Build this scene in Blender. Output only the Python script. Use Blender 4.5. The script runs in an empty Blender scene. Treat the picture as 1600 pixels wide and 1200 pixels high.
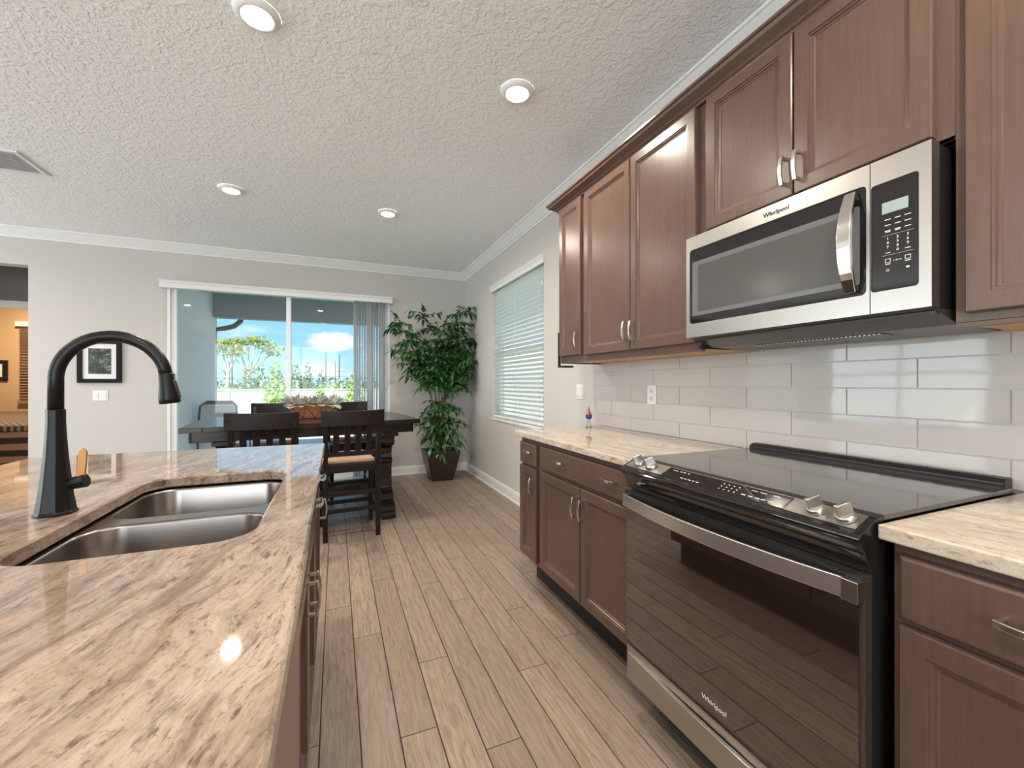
import bpy, bmesh, math, random
from mathutils import Vector, Matrix
random.seed(7)
S = bpy.context.scene
COL = S.collection
PI = math.pi
# ------------------------------------------------------------------ camera
cam = bpy.data.cameras.new('camera'); camo = bpy.data.objects.new('camera', cam); COL.objects.link(camo)
cam.sensor_width = 36; cam.lens = 657 / 1600 * 36; cam.clip_start = .02; cam.clip_end = 500
camo.location = (0, 0, 1.186); camo.rotation_euler = (PI / 2, 0, -math.atan(275 / 657))
S.camera = camo
# ------------------------------------------------------------------ exposure, sky, sun
S.view_settings.view_transform = 'Standard'; S.view_settings.look = 'None'
S.view_settings.gamma = 1; S.view_settings.use_curve_mapping = False
S.view_settings.exposure = 0.56
W = bpy.data.worlds.new('world'); S.world = W; W.use_nodes = True
wn = W.node_tree; wn.nodes.clear()
def wnode(t, **k):
    n = wn.nodes.new(t)
    for a, b in k.items(): setattr(n, a, b)
    return n
geo = wnode('ShaderNodeTexCoord'); L = wn.links.new
nrm = wnode('ShaderNodeVectorMath', operation='NORMALIZE'); L(geo.outputs['Generated'], nrm.inputs[0])
sep = wnode('ShaderNodeSeparateXYZ'); L(nrm.outputs[0], sep.inputs[0])
grad = wnode('ShaderNodeValToRGB'); L(sep.outputs[2], grad.inputs[0]); e = grad.color_ramp.elements
e[0].position = 0; e[0].color = (.50, .80, .95, 1); e[1].position = 1; e[1].color = (.13, .33, .72, 1)
for p_, c_ in ((.06, (.36, .70, .93, 1)), (.2, (.20, .52, .86, 1))): q_ = e.new(p_); q_.color = c_
mp = wnode('ShaderNodeMapping'); mp.inputs['Scale'].default_value = (1, 1, 2.8); L(nrm.outputs[0], mp.inputs[0])
nz = wnode('ShaderNodeTexNoise'); nz.inputs['Scale'].default_value = 5; nz.inputs['Detail'].default_value = 8; L(mp.outputs[0], nz.inputs[0])
cr = wnode('ShaderNodeValToRGB'); cr.color_ramp.elements[0].position = .56; cr.color_ramp.elements[1].position = .74; L(nz.outputs[0], cr.inputs[0])
# one puffy cumulus over the horizon
cs = wnode('ShaderNodeVectorMath', operation='SUBTRACT'); cs.inputs[1].default_value = (-.004, .995, .092); L(nrm.outputs[0], cs.inputs[0])
cm = wnode('ShaderNodeVectorMath', operation='MULTIPLY'); cm.inputs[1].default_value = (16, 0, 46); L(cs.outputs[0], cm.inputs[0])
cl_ = wnode('ShaderNodeVectorMath', operation='LENGTH'); L(cm.outputs[0], cl_.inputs[0])
n2 = wnode('ShaderNodeTexNoise'); n2.inputs['Scale'].default_value = 26; n2.inputs['Detail'].default_value = 6; L(mp.outputs[0], n2.inputs[0])
ad_ = wnode('ShaderNodeMath', operation='ADD'); L(cl_.outputs['Value'], ad_.inputs[0]); L(n2.outputs[0], ad_.inputs[1])
c3 = wnode('ShaderNodeValToRGB'); c3.color_ramp.elements[0].position = .70; c3.color_ramp.elements[0].color = (1, 1, 1, 1); c3.color_ramp.elements[1].position = 1.0; c3.color_ramp.elements[1].color = (0, 0, 0, 1)
hv = wnode('ShaderNodeMath', operation='MULTIPLY'); hv.inputs[1].default_value = .66; L(ad_.outputs[0], hv.inputs[0]); L(hv.outputs[0], c3.inputs[0])
mxx = wnode('ShaderNodeMath', operation='MAXIMUM'); L(cr.outputs[0], mxx.inputs[0]); L(c3.outputs[0], mxx.inputs[1])
mx = wnode('ShaderNodeMixRGB'); mx.inputs[2].default_value = (1.0, 1.0, 1.02, 1); L(mxx.outputs[0], mx.inputs[0]); L(grad.outputs[0], mx.inputs[1])
bg = wnode('ShaderNodeBackground'); bg.inputs[1].default_value = .85
wo = wnode('ShaderNodeOutputWorld'); L(mx.outputs[0], bg.inputs[0]); L(bg.outputs[0], wo.inputs[0])
sun = bpy.data.lights.new('sun', 'SUN'); sun.energy = 8; sun.angle = .009; sun.color = (1, .95, .86)
suno = bpy.data.objects.new('sun', sun); COL.objects.link(suno); suno.rotation_euler = Vector((-.30, -.42, .82)).to_track_quat('Z', 'Y').to_euler()

# added area lamps in unseen rear and left wall openings, brightening the room
for nm_, loc_, rot_, sz_, en_ in (('fill_rear', (-1.6, -3.36, 1.35), (PI / 2, 0, 0), (3.4, 2.1), 90), ('fill_left', (-5.66, .6, 1.35), (PI / 2, 0, -PI / 2), (3.4, 2.1), 70), ('fill_left_far', (-5.66, 4.1, 1.35), (PI / 2, 0, -PI / 2), (2.2, 2.1), 48)):
    l_ = bpy.data.lights.new(nm_, 'AREA'); l_.shape = 'RECTANGLE'; l_.size, l_.size_y = sz_; l_.energy = en_; l_.color = (.93, .97, 1)
    o_ = bpy.data.objects.new(nm_, l_); COL.objects.link(o_); o_.location = loc_; o_.rotation_euler = rot_

# ------------------------------------------------------------------ helpers
XW, BY, ZC = 1.66, 5.62, 2.70
def mat(name, col, rough=.5, metal=0, spec=.5, coat=0, **k):
    m = bpy.data.materials.new(name); m.use_nodes = True
    b = m.node_tree.nodes['Principled BSDF']
    b.inputs['Base Color'].default_value = (*col, 1); b.inputs['Roughness'].default_value = rough
    b.inputs['Metallic'].default_value = metal; b.inputs['Specular IOR Level'].default_value = spec
    b.inputs['Coat Weight'].default_value = coat; b.inputs['Coat Roughness'].default_value = k.get('cr', .1)
    if 'emit' in k:
        b.inputs['Emission Color'].default_value = (*k['emit'], 1); b.inputs['Emission Strength'].default_value = k.get('es', 1)
    return m
class NT:
    def __init__(s, m): s.m = m; s.t = m.node_tree; s.b = s.t.nodes['Principled BSDF']
    def n(s, t, ins=None, **k):
        n = s.t.nodes.new(t)
        for a, b in k.items(): setattr(n, a, b)
        for a, b in (ins or {}).items():
            if hasattr(b, 'is_linked') : s.t.links.new(b, n.inputs[a])
            else: n.inputs[a].default_value = b
        return n
    def l(s, a, b): s.t.links.new(a, b)
    def coords(s, scale=(1, 1, 1), rot=(0, 0, 0), src='Object'):
        c = s.n('ShaderNodeTexCoord'); m = s.n('ShaderNodeMapping', {'Scale': scale, 'Rotation': rot}); s.l(c.outputs[src], m.inputs[0]); return m.outputs[0]
    def noise(s, vec, sc, det=4, rough=.5, dist=0):
        return s.n('ShaderNodeTexNoise', {'Vector': vec, 'Scale': sc, 'Detail': det, 'Roughness': rough, 'Distortion': dist}).outputs[0]
    def ramp(s, fac, stops):
        r = s.n('ShaderNodeValToRGB', {'Fac': fac}); e = r.color_ramp.elements
        while len(e) < len(stops): e.new(.5)
        for i, (p, c) in enumerate(stops): e[i].position = p; e[i].color = (*c, 1) if isinstance(c, tuple) else (c, c, c, 1)
        return r.outputs[0]
    def mix(s, fac, a, b, mode='MIX'):
        n = s.n('ShaderNodeMixRGB', blend_type=mode)
        for i, v in enumerate((fac, a, b)):
            if hasattr(v, 'is_linked'): s.l(v, n.inputs[i])
            else: n.inputs[i].default_value = v if not isinstance(v, tuple) else (*v, 1)
        return n.outputs[0]
    def bump(s, h, st=.3, d=.01, to=None):
        b = s.n('ShaderNodeBump', {'Height': h, 'Strength': st, 'Distance': d}); s.l(b.outputs[0], s.b.inputs['Normal']); return b
def noisy(name, c1, c2, sc=20, rough=.6, bump=.1, scale=(1, 1, 1), dist=.003, **k):
    m = mat(name, c1, rough, **k); t = NT(m); v = t.coords(scale); f = t.noise(v, sc, 6, .6)
    t.l(t.ramp(f, [(.3, c1), (.7, c2)]), t.b.inputs['Base Color'])
    if bump: t.bump(f, bump, dist)
    return m

def V(bm, p): return bm.verts.new(p)
def box(bm, x0, x1, y0, y1, z0, z1, mi=0):
    if x0 > x1: x0, x1 = x1, x0
    if y0 > y1: y0, y1 = y1, y0
    v = [V(bm, (x, y, z)) for z in (z0, z1) for y in (y0, y1) for x in (x0, x1)]
    for f in ((0, 2, 3, 1), (4, 5, 7, 6), (0, 1, 5, 4), (2, 6, 7, 3), (0, 4, 6, 2), (1, 3, 7, 5)):
        bm.faces.new([v[i] for i in f]).material_index = mi
    return v
def bar(bm, a, b, w, d, up=(0, 0, 1), mi=0, w2=None, d2=None):
    """rectangular bar from a to b, w across, d along the up-ish side"""
    a, b = Vector(a), Vector(b); t = (b - a).normalized(); up = Vector(up)
    s = t.cross(up)
    if s.length < 1e-4: s = t.cross(Vector((0, 1, 0)))
    s.normalize(); u = s.cross(t).normalized(); vs = []
    for p, ww, dd in ((a, w, d), (b, w2 or w, d2 or d)):
        for i, j in ((-1, -1), (1, -1), (1, 1), (-1, 1)): vs.append(V(bm, p + s * ww / 2 * i + u * dd / 2 * j))
    for f in ((3, 2, 1, 0), (4, 5, 6, 7), (0, 1, 5, 4), (1, 2, 6, 5), (2, 3, 7, 6), (3, 0, 4, 7)): bm.faces.new([vs[i] for i in f]).material_index = mi
def tube(bm, pts, r, n=12, cap=True, mi=0):
    pts = [Vector(p) for p in pts]; rs = r if isinstance(r, (list, tuple)) else [r] * len(pts); rings = []
    ref = None
    for i, p in enumerate(pts):
        t = (pts[min(i + 1, len(pts) - 1)] - pts[max(i - 1, 0)]).normalized()
        if ref is None: ref = Vector((0, 0, 1)) if abs(t.z) < .9 else Vector((0, 1, 0))
        s = t.cross(ref).normalized(); u = s.cross(t).normalized(); ref = u
        rings.append([V(bm, p + (s * math.cos(2 * PI * k / n) + u * math.sin(2 * PI * k / n)) * rs[i]) for k in range(n)])
    for a, b in zip(rings, rings[1:]):
        for k in range(n):
            f = bm.faces.new((a[k], a[(k + 1) % n], b[(k + 1) % n], b[k])); f.smooth = True; f.material_index = mi
    if cap:
        for q in (rings[0][::-1], rings[-1]): bm.faces.new(q).material_index = mi
def lathe(bm, prof, c=(0, 0, 0), n=24, axis='Z', mi=0, smooth=True, M=None):
    rings = []
    for r, z in prof:
        ring = []
        for k in range(n):
            a = 2 * PI * k / n; p = Vector((r * math.cos(a), r * math.sin(a), z))
            if M is not None: p = M @ p
            ring.append(V(bm, p + Vector(c)))
        rings.append(ring)
    for a, b in zip(rings, rings[1:]):
        for k in range(n):
            f = bm.faces.new((a[k], a[(k + 1) % n], b[(k + 1) % n], b[k])); f.smooth = smooth; f.material_index = mi
    if prof[0][0] > 1e-5: bm.faces.new(rings[0][::-1]).material_index = mi
    if prof[-1][0] > 1e-5: bm.faces.new(rings[-1]).material_index = mi
def prism(bm, poly, fn, d0, d1, mi=0):
    """poly of (a,b) pairs; fn(a,b,d)->point"""
    A = [V(bm, fn(a, b, d0)) for a, b in poly]; B = [V(bm, fn(a, b, d1)) for a, b in poly]; n = len(poly)
    for q in (A, B[::-1]): bm.faces.new(q).material_index = mi
    for i in range(n): bm.faces.new((A[i], B[i], B[(i + 1) % n], A[(i + 1) % n])).material_index = mi
def rrect(x0, x1, y0, y1, r, n=6):
    P = []
    for cx, cy, a0 in ((x1 - r, y1 - r, 0), (x0 + r, y1 - r, 90), (x0 + r, y0 + r, 180), (x1 - r, y0 + r, 270)):
        for k in range(n + 1):
            a = math.radians(a0 + 90 * k / n); P.append((cx + r * math.cos(a), cy + r * math.sin(a)))
    return P
def BM(): return bmesh.new()
def obj(name, bm, mats, parent=None, smooth=False, bevel=0, seg=2, kind=None, label=None, recalc=True):
    if recalc: bmesh.ops.recalc_face_normals(bm, faces=bm.faces)
    me = bpy.data.meshes.new(name); bm.to_mesh(me); bm.free()
    o = bpy.data.objects.new(name, me); COL.objects.link(o)
    for m in (mats if isinstance(mats, (list, tuple)) else [mats]): me.materials.append(m)
    if smooth:
        for p in me.polygons: p.use_smooth = True
    if bevel:
        b = o.modifiers.new('bevel', 'BEVEL'); b.width = bevel; b.segments = seg; b.limit_method = 'ANGLE'; b.angle_limit = .6
    if parent:
        o.parent = parent
        if parent.type == 'EMPTY': o.matrix_parent_inverse = Matrix.Translation(-parent.location)
    if kind: o['kind'] = kind
    if label: o['label'] = label
    return o
def thing(name, label, cat, loc=(0, 0, 0), group=None):
    o = bpy.data.objects.new(name, None); COL.objects.link(o); o.location = loc; o.empty_display_size = .1
    o['label'] = label; o['category'] = cat
    if group: o['group'] = group
    return o
def tag(o, label, cat, group=None):
    o['label'] = label; o['category'] = cat
    if group: o['group'] = group
    return o
def struct(name, bm, m, **k): return obj(name, bm, m, kind='structure', **k)
def copy_tree(o, parent=None):
    c = o.copy(); COL.objects.link(c)
    if parent: c.parent = parent; c.matrix_parent_inverse = o.matrix_parent_inverse.copy()
    for ch in [q for q in ALL() if q.parent == o]: copy_tree(ch, c)
    return c
def ALL(): return list(bpy.data.objects)
def text(name, body, size, M, m, parent, ext=.0004, align='CENTER', shear=0):
    cu = bpy.data.curves.new(name, 'FONT'); cu.body = body; cu.size = size; cu.extrude = ext; cu.align_x = align; cu.align_y = 'CENTER'; cu.shear = shear
    cu.resolution_u = 3
    t = bpy.data.objects.new(name, cu); COL.objects.link(t)
    dg = bpy.context.evaluated_depsgraph_get(); me = bpy.data.meshes.new_from_object(t.evaluated_get(dg)); me.name = name
    bpy.data.objects.remove(t); me.transform(M); me.materials.clear(); me.materials.append(m)
    o = bpy.data.objects.new(name, me); COL.objects.link(o)
    if parent:
        o.parent = parent
        if parent.type == 'EMPTY': o.matrix_parent_inverse = Matrix.Translation(-parent.location)
    return o
def face_mx(x, y, z): # text on a surface that faces -X: reads left to right towards -Y
    return Matrix(((0, 0, -1, x), (-1, 0, 0, y), (0, 1, 0, z), (0, 0, 0, 1)))

# ------------------------------------------------------------------ materials
# ceiling : knockdown texture
m_ceil = mat('ceiling_paint', (.90, .91, .92), .85, spec=.2); t = NT(m_ceil)
v = t.coords(); f1 = t.noise(v, 26, 3, .5, .6); f2 = t.noise(v, 62, 2, .5, .3)
h = t.mix(.35, t.ramp(f1, [(.47, 0.), (.56, 1.)]), t.ramp(f2, [(.45, 0.), (.58, 1.)]))
t.bump(h, .6, .005)
m_wall = mat('wall_paint', (.57, .545, .515), .8, spec=.25); t = NT(m_wall); t.bump(t.noise(t.coords(), 120, 3), .05, .002)
m_tan = mat('tan_wall_paint', (.55, .36, .20), .8)
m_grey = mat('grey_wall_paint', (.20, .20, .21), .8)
m_trim = mat('white_trim_paint', (.78, .775, .76), .4)
m_white = mat('white_plastic', (.8, .8, .79), .35)
m_vinyl = mat('white_vinyl', (.82, .83, .84), .3)
# floor planks with a per-plank number
m_floor = mat('vinyl_plank', (.4, .3, .22), .38, spec=.5); t = NT(m_floor)
at = t.n('ShaderNodeAttribute', attribute_name='pid'); at.attribute_type = 'GEOMETRY'
tc = t.n('ShaderNodeTexCoord'); off = t.n('ShaderNodeVectorMath', {0: at.outputs['Color'], 1: (37, 61, 0)}, operation='MULTIPLY')
ad = t.n('ShaderNodeVectorMath', {0: tc.outputs['Object'], 1: off.outputs[0]}, operation='ADD').outputs[0]
mp1 = t.n('ShaderNodeMapping', {'Vector': ad, 'Scale': (1, .09, 1)}).outputs[0]
warp = t.noise(t.n('ShaderNodeMapping', {'Vector': ad, 'Scale': (1, .22, 1)}).outputs[0], 9, 3, .5)
g1 = t.noise(mp1, 75, 8, .62, 1.2)
wv = t.n('ShaderNodeTexWave', {'Vector': mp1, 'Scale': 11, 'Distortion': 9, 'Detail': 3, 'Detail Scale': .8, 'Detail Roughness': .6}, bands_direction='X').outputs[0]
base = t.ramp(at.outputs['Fac'], [(0., (.23, .175, .135)), (.3, (.38, .29, .215)), (.6, (.27, .215, .175)), (1., (.43, .325, .235))])
c = t.mix(t.ramp(g1, [(.36, .62), (.55, 0.)]), base, (.12, .085, .065))
c = t.mix(t.ramp(wv, [(.0, .38), (.22, 0.)]), c, (.18, .13, .10))
c = t.mix(t.ramp(warp, [(.40, .30), (.65, 0.)]), c, (.25, .20, .165))
t.l(c, t.b.inputs['Base Color']); t.bump(g1, .12, .002)
t.l(t.ramp(g1, [(.3, .5), (.7, .34)]), t.b.inputs['Roughness'])
m_gap = mat('floor_joint', (.035, .025, .02), .8)
# cabinets
def wood(name, c1, c2, rough, axis='Z', sc=1):
    m = mat(name, c1, rough, spec=.38); t = NT(m); s = {'Z': (1, 1, .06), 'X': (.06, 1, 1), 'Y': (1, .06, 1)}[axis]
    v = t.coords(tuple(q * sc for q in s)); g = t.noise(v, 90, 6, .6, .6); w = t.noise(t.coords(), 3.5, 3, .5)
    a = t.ramp(g, [(.3, c1), (.7, c2)]); t.l(t.mix(t.ramp(w, [(.35, .35), (.65, 0.)]), a, tuple(q * .72 for q in c1)), t.b.inputs['Base Color'])
    t.bump(g, .12, .001); return m
m_cab = wood('espresso_cabinet_wood', (.112, .068, .050), (.134, .083, .063), .27)
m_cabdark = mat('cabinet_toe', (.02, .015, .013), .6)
m_cabin = wood('cabinet_underside', (.62, .36, .16), (.70, .43, .20), .55, 'Y')
m_tablew = wood('dark_table_wood', (.012, .008, .007), (.028, .016, .013), .2, 'X')
m_chairw = wood('dark_chair_wood', (.008, .005, .005), (.018, .010, .009), .36)
for m_ in (m_tablew, m_chairw): m_.node_tree.nodes['Principled BSDF'].inputs['Specular IOR Level'].default_value = .3 if m_ is m_chairw else .5
m_seat = noisy('tan_cushion', (.46, .30, .20), (.56, .38, .26), 60, .85)
# granite
def granite(name, ang, cA, cB, cG, cD, wave, dk):
    m = mat(name, cA, .04, spec=.5); t = NT(m); v0 = t.coords(rot=(0, 0, -math.radians(ang)))
    wn_ = t.n('ShaderNodeTexNoise', {'Vector': v0, 'Scale': 2.2, 'Detail': 3}); 
    sub = t.n('ShaderNodeVectorMath', {0: wn_.outputs['Color'], 1: (.5, .5, .5)}, operation='SUBTRACT')
    scl = t.n('ShaderNodeVectorMath', {0: sub.outputs[0], 'Scale': wave}, operation='SCALE')
    v = t.n('ShaderNodeVectorMath', {0: v0, 1: scl.outputs[0]}, operation='ADD').outputs[0]
    st = t.n('ShaderNodeMapping', {'Vector': v, 'Scale': (.16, 1, 1)}).outputs[0]; st2 = t.n('ShaderNodeMapping', {'Vector': v, 'Scale': (.3, 1, 1)}).outputs[0]
    a = t.noise(st, 9, 6, .6, .4); b = t.noise(st, 24, 8, .65, .3); d = t.noise(st2, 60, 6, .7); e = t.noise(v, 170, 3, .6)
    c = t.ramp(a, [(.3, cG), (.42, cA), (.58, cB), (.72, cA)])
    c = t.mix(t.ramp(b, [(.37, .9), (.50, 0.)]), c, cD)
    c = t.mix(t.ramp(d, [(.35, .9), (.455, 0.)]), c, dk)
    c = t.mix(t.ramp(b, [(.56, 0.), (.72, .4)]), c, (.56, .49, .41)); f_ = t.noise(st2, 110, 5, .75); c = t.mix(t.ramp(f_, [(.38, .55), (.52, 0.)]), c, cD)
    c = t.mix(t.ramp(e, [(.3, .5), (.42, 0.)]), c, tuple(q * .55 for q in cD))
    t.l(c, t.b.inputs['Base Color']); return m
m_gran = granite('brown_streaked_granite', 76, (.31, .235, .178), (.39, .305, .24), (.23, .208, .198), (.17, .12, .09), .16, (.08, .05, .04))
m_gran2 = granite('cream_streaked_granite', 100, (.52, .45, .36), (.60, .53, .44), (.38, .36, .35), (.40, .31, .23), .22, (.26, .18, .14))
# tiles, metals, glass
m_tile = mat('glossy_white_tile', (.54, .51, .48), .05, spec=.5); t = NT(m_tile); t.bump(t.noise(t.coords(), 9, 2), .03, .01)
m_grout = mat('grout', (.62, .60, .57), .8)
def brushed(name, col, rough, scale): 
    return mat(name, col, rough, 1)
m_steel = brushed('brushed_steel', (.46, .44, .41), .30, (1, .03, 1))
m_sink = brushed('sink_steel', (.30, .27, .25), .24, (1, 1, .03))
m_handle = mat('bright_steel', (.86, .84, .82), .32, 1)
m_nickel = mat('satin_nickel', (.72, .69, .64), .25, 1)
m_chrome = mat('polished_metal', (.75, .73, .70), .12, 1)
m_blackgl = mat('black_glass', (.012, .010, .010), .04, spec=.6)
m_cooktop = mat('ceramic_cooktop', (.05, .044, .045), .09, spec=.8, coat=.2, cr=.05)
m_black = mat('black_plastic', (.015, .014, .014), .35)
m_vent = mat('dark_brown_metal', (.10, .08, .07), .3, .6)
m_ovengl = mat('oven_door_glass', (.02, .013, .010), .03, spec=1, coat=1, cr=.02)
m_ovengl.node_tree.nodes['Principled BSDF'].inputs['Coat IOR'].default_value = 1.9
m_mwgl = mat('microwave_window', (.13, .135, .135), .08, spec=.7)
m_bronze = mat('matt_black_faucet', (.006, .0055, .0055), .34, 0, spec=.25)
m_lever = mat('brass_brown_lever', (.42, .22, .08), .35, .7)
m_mark = mat('printed_marks', (.75, .75, .75), .5)
m_markd = mat('dark_print', (.01, .01, .01), .9, spec=.1)
m_lcd = mat('lcd_display', (.30, .36, .35), .3)
def glass(name, tint, refl):
    m = bpy.data.materials.new(name); m.use_nodes = True; n = m.node_tree; n.nodes.clear()
    o = n.nodes.new('ShaderNodeOutputMaterial'); tr = n.nodes.new('ShaderNodeBsdfTransparent'); tr.inputs[0].default_value = (*tint, 1)
    g = n.nodes.new('ShaderNodeBsdfGlossy'); g.inputs['Roughness'].default_value = .02; lw = n.nodes.new('ShaderNodeLayerWeight'); pw = n.nodes.new('ShaderNodeMath'); pw.operation = 'POWER'; pw.inputs[1].default_value = 5; n.links.new(lw.outputs['Facing'], pw.inputs[0]); f = n.nodes.new('ShaderNodeMath'); f.operation = 'MULTIPLY_ADD'; f.inputs[1].default_value = .9; f.inputs[2].default_value = refl; n.links.new(pw.outputs[0], f.inputs[0])
    m_ = n.nodes.new('ShaderNodeMixShader'); n.links.new(f.outputs[0], m_.inputs[0]); n.links.new(tr.outputs[0], m_.inputs[1]); n.links.new(g.outputs[0], m_.inputs[2]); n.links.new(m_.outputs[0], o.inputs[0]); return m
m_glass = glass('window_glass', (.97, .99, .985), .025)
def translucent(name, col, tr=.5):
    m = mat(name, col, .5); n = m.node_tree; b = n.nodes['Principled BSDF']; o = n.nodes['Material Output']
    T = n.nodes.new('ShaderNodeBsdfTranslucent'); T.inputs[0].default_value = (*col, 1); x = n.nodes.new('ShaderNodeMixShader'); x.inputs[0].default_value = tr
    n.links.new(b.outputs[0], x.inputs[1]); n.links.new(T.outputs[0], x.inputs[2]); n.links.new(x.outputs[0], o.inputs[0]); return m
m_vane = translucent('vertical_blind_vane', (.84, .87, .90), .5)
m_slat = translucent('white_blind_slat', (.88, .90, .90), .45)
m_lens = mat('lit_lens', (1, 1, 1), .4, emit=(1, .93, .82), es=6)

# ------------------------------------------------------------------ room shell
# floor : every plank a bevelled strip, one mesh
bm = BM(); lay = bm.loops.layers.color.new('pid') if False else None
PW, PL = .1248, 1.21
offs = {0: 1.20, 1: .88, 2: .233, 3: .59, 4: .08, 5: 1.03, 6: .382, 7: .832, 8: .52, 9: 1.196}
fx0, fx1, fy0, fy1 = -5.6, XW, -3.3, BY
pids = []
k0 = math.floor((fx0 + .05) / PW); k1 = math.ceil((fx1 + .05) / PW); rnd = random.Random(3)
for k in range(k0, k1):
    a = max(fx0, -.05 + k * PW); b = min(fx1, -.05 + (k + 1) * PW)
    if b - a < .004: continue
    o = offs.get(k, rnd.random() * PL); y = fy0 - PL + ((o - fy0) % PL)
    while y < fy1:
        c0, c1 = max(y, fy0), min(y + PL, fy1); y += PL
        if c1 - c0 < .004: continue
        g = .0015; r = rnd.random()
        q = [(a + g, c0 + g), (b - g, c0 + g), (b - g, c1 - g), (a + g, c1 - g)]
        e = [(a + g + .001, c0 + g + .001), (b - g - .001, c0 + g + .001), (b - g - .001, c1 - g - .001), (a + g + .001, c1 - g - .001)]
        lo = [V(bm, (*p, -.003)) for p in q]; hi = [V(bm, (*p, 0)) for p in e]
        bm.faces.new(hi); pids.append(r)
        for i in range(4): bm.faces.new((lo[i], lo[(i + 1) % 4], hi[(i + 1) % 4], hi[i])); pids.append(r)
nf = len(bm.faces)
v = box(bm, fx0, fx1, fy0, fy1, -.12, -.0025, 1); pids += [0] * 6
fl = struct('floor', bm, [m_floor, m_gap], recalc=False)
att = fl.data.attributes.new('pid', 'FLOAT_COLOR', 'CORNER')
for p in fl.data.polygons:
    r = pids[p.index]
    for li in p.loop_indices: att.data[li].color = (r, (r * 7.31) % 1, 0, 1)
# ceiling
bm = BM(); box(bm, -5.75, XW + .15, -3.45, BY + .15, ZC, ZC + .15); struct('ceiling', bm, m_ceil)
# back wall with slider opening and passage opening
DX0, DX1, DZ1 = -1.69, .645, 2.31
bm = BM(); T = .14
box(bm, DX1, XW + .15, BY, BY + T, 0, ZC); box(bm, DX0, DX1, BY, BY + T, DZ1, ZC); box(bm, -2.777, DX0, BY, BY + T, 0, ZC)
box(bm, -3.9, -2.777, BY, BY + T, 2.35, ZC); box(bm, -5.75, -3.9, BY, BY + T, 0, ZC)
struct('wall_back', bm, m_wall)
WY0, WY1, WZ0, WZ1 = 3.25, 4.56, .80, 2.27
bm = BM(); X1 = XW + T
box(bm, XW, X1, -3.45, WY0, 0, ZC); box(bm, XW, X1, WY1, BY, 0, ZC); box(bm, XW, X1, WY0, WY1, 0, WZ0); box(bm, XW, X1, WY0, WY1, WZ1, ZC)
struct('wall_right', bm, m_wall)
bm = BM(); box(bm, -5.75, -5.6, -3.45, -1.1, 0, ZC); box(bm, -5.75, -5.6, 2.3, 3.0, 0, ZC); box(bm, -5.75, -5.6, 5.2, BY, 0, ZC); box(bm, -5.75, -5.6, 3.0, 5.2, 0, .3); box(bm, -5.75, -5.6, 3.0, 5.2, 2.4, ZC); box(bm, -5.75, -5.6, -1.1, 2.3, 0, .3); box(bm, -5.75, -5.6, -1.1, 2.3, 2.4, ZC); struct('wall_left', bm, m_wall)
bm = BM(); box(bm, -5.6, -3.3, -3.45, -3.3, 0, ZC); box(bm, .1, XW, -3.45, -3.3, 0, ZC); box(bm, -3.3, .1, -3.45, -3.3, 0, .3); box(bm, -3.3, .1, -3.45, -3.3, 2.4, ZC); struct('wall_rear', bm, m_wall)
bm = BM()
for x in (-3.3, -2.19, -1.04, .05): box(bm, x, x + .05, -3.34, -3.30, .3, 2.4)
for z in (.3, 1.33, 2.35): box(bm, -3.3, .1, -3.34, -3.30, z, z + .05)
struct('added_window_2', bm, m_vinyl)  # unseen rear window, added to let the fill lamp brighten the room
bm = BM()
for y in (-1.1, .01, 1.14, 2.25): box(bm, -5.64, -5.60, y, y + .05, .3, 2.4)
for z in (.3, 1.33, 2.35): box(bm, -5.64, -5.60, -1.1, 2.3, z, z + .05)
struct('added_window_3', bm, m_vinyl)  # unseen left window, added for the fill lamp behind it
bm = BM()
for y in (3.0, 4.07, 5.15): box(bm, -5.64, -5.60, y, y + .05, .3, 2.4)
for z in (.3, 1.33, 2.35): box(bm, -5.64, -5.60, 3.0, 5.2, z, z + .05)
struct('added_window_4', bm, m_vinyl)  # second unseen left window, added to brighten the back of the room
# crown moulding
CP = [(0, 2.608), (.010, 2.608), (.014, 2.622), (.026, 2.630), (.030, 2.636), (.072, 2.678), (.078, 2.684), (.088, 2.688), (.090, 2.6995), (0, 2.6995)]
bm = BM(); prism(bm, CP, lambda a, b, d: (XW - a, d if d < 5 else BY - a, b), -3.3, BY); struct('trim_1', bm, m_trim)
bm = BM(); prism(bm, CP, lambda a, b, d: (d if d < 0 else XW - a, BY - a, b), -5.6, XW); struct('trim_2', bm, m_trim)
bm = BM(); prism(bm, CP, lambda a, b, d: (-5.6 + a, d, b), -3.3, BY); struct('trim_3', bm, m_trim)
# baseboards
BP = [(0, 0), (.022, 0), (.022, .012), (.014, .018), (.014, .085), (.010, .095), (.010, .105), (.004, .113), (0, .113)]
bm = BM(); prism(bm, BP, lambda a, b, d: (XW - a, d if d < 5 else BY - a, b), 2.34, BY); struct('baseboard_right', bm, m_trim)
bm = BM(); prism(bm, BP, lambda a, b, d: (d if d < .9 else XW - a, BY - a, b), DX1 + .01, XW)
prism(bm, BP, lambda a, b, d: (d, BY - a, b), -2.777, DX0 - .01); struct('baseboard_back', bm, m_trim)
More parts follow.
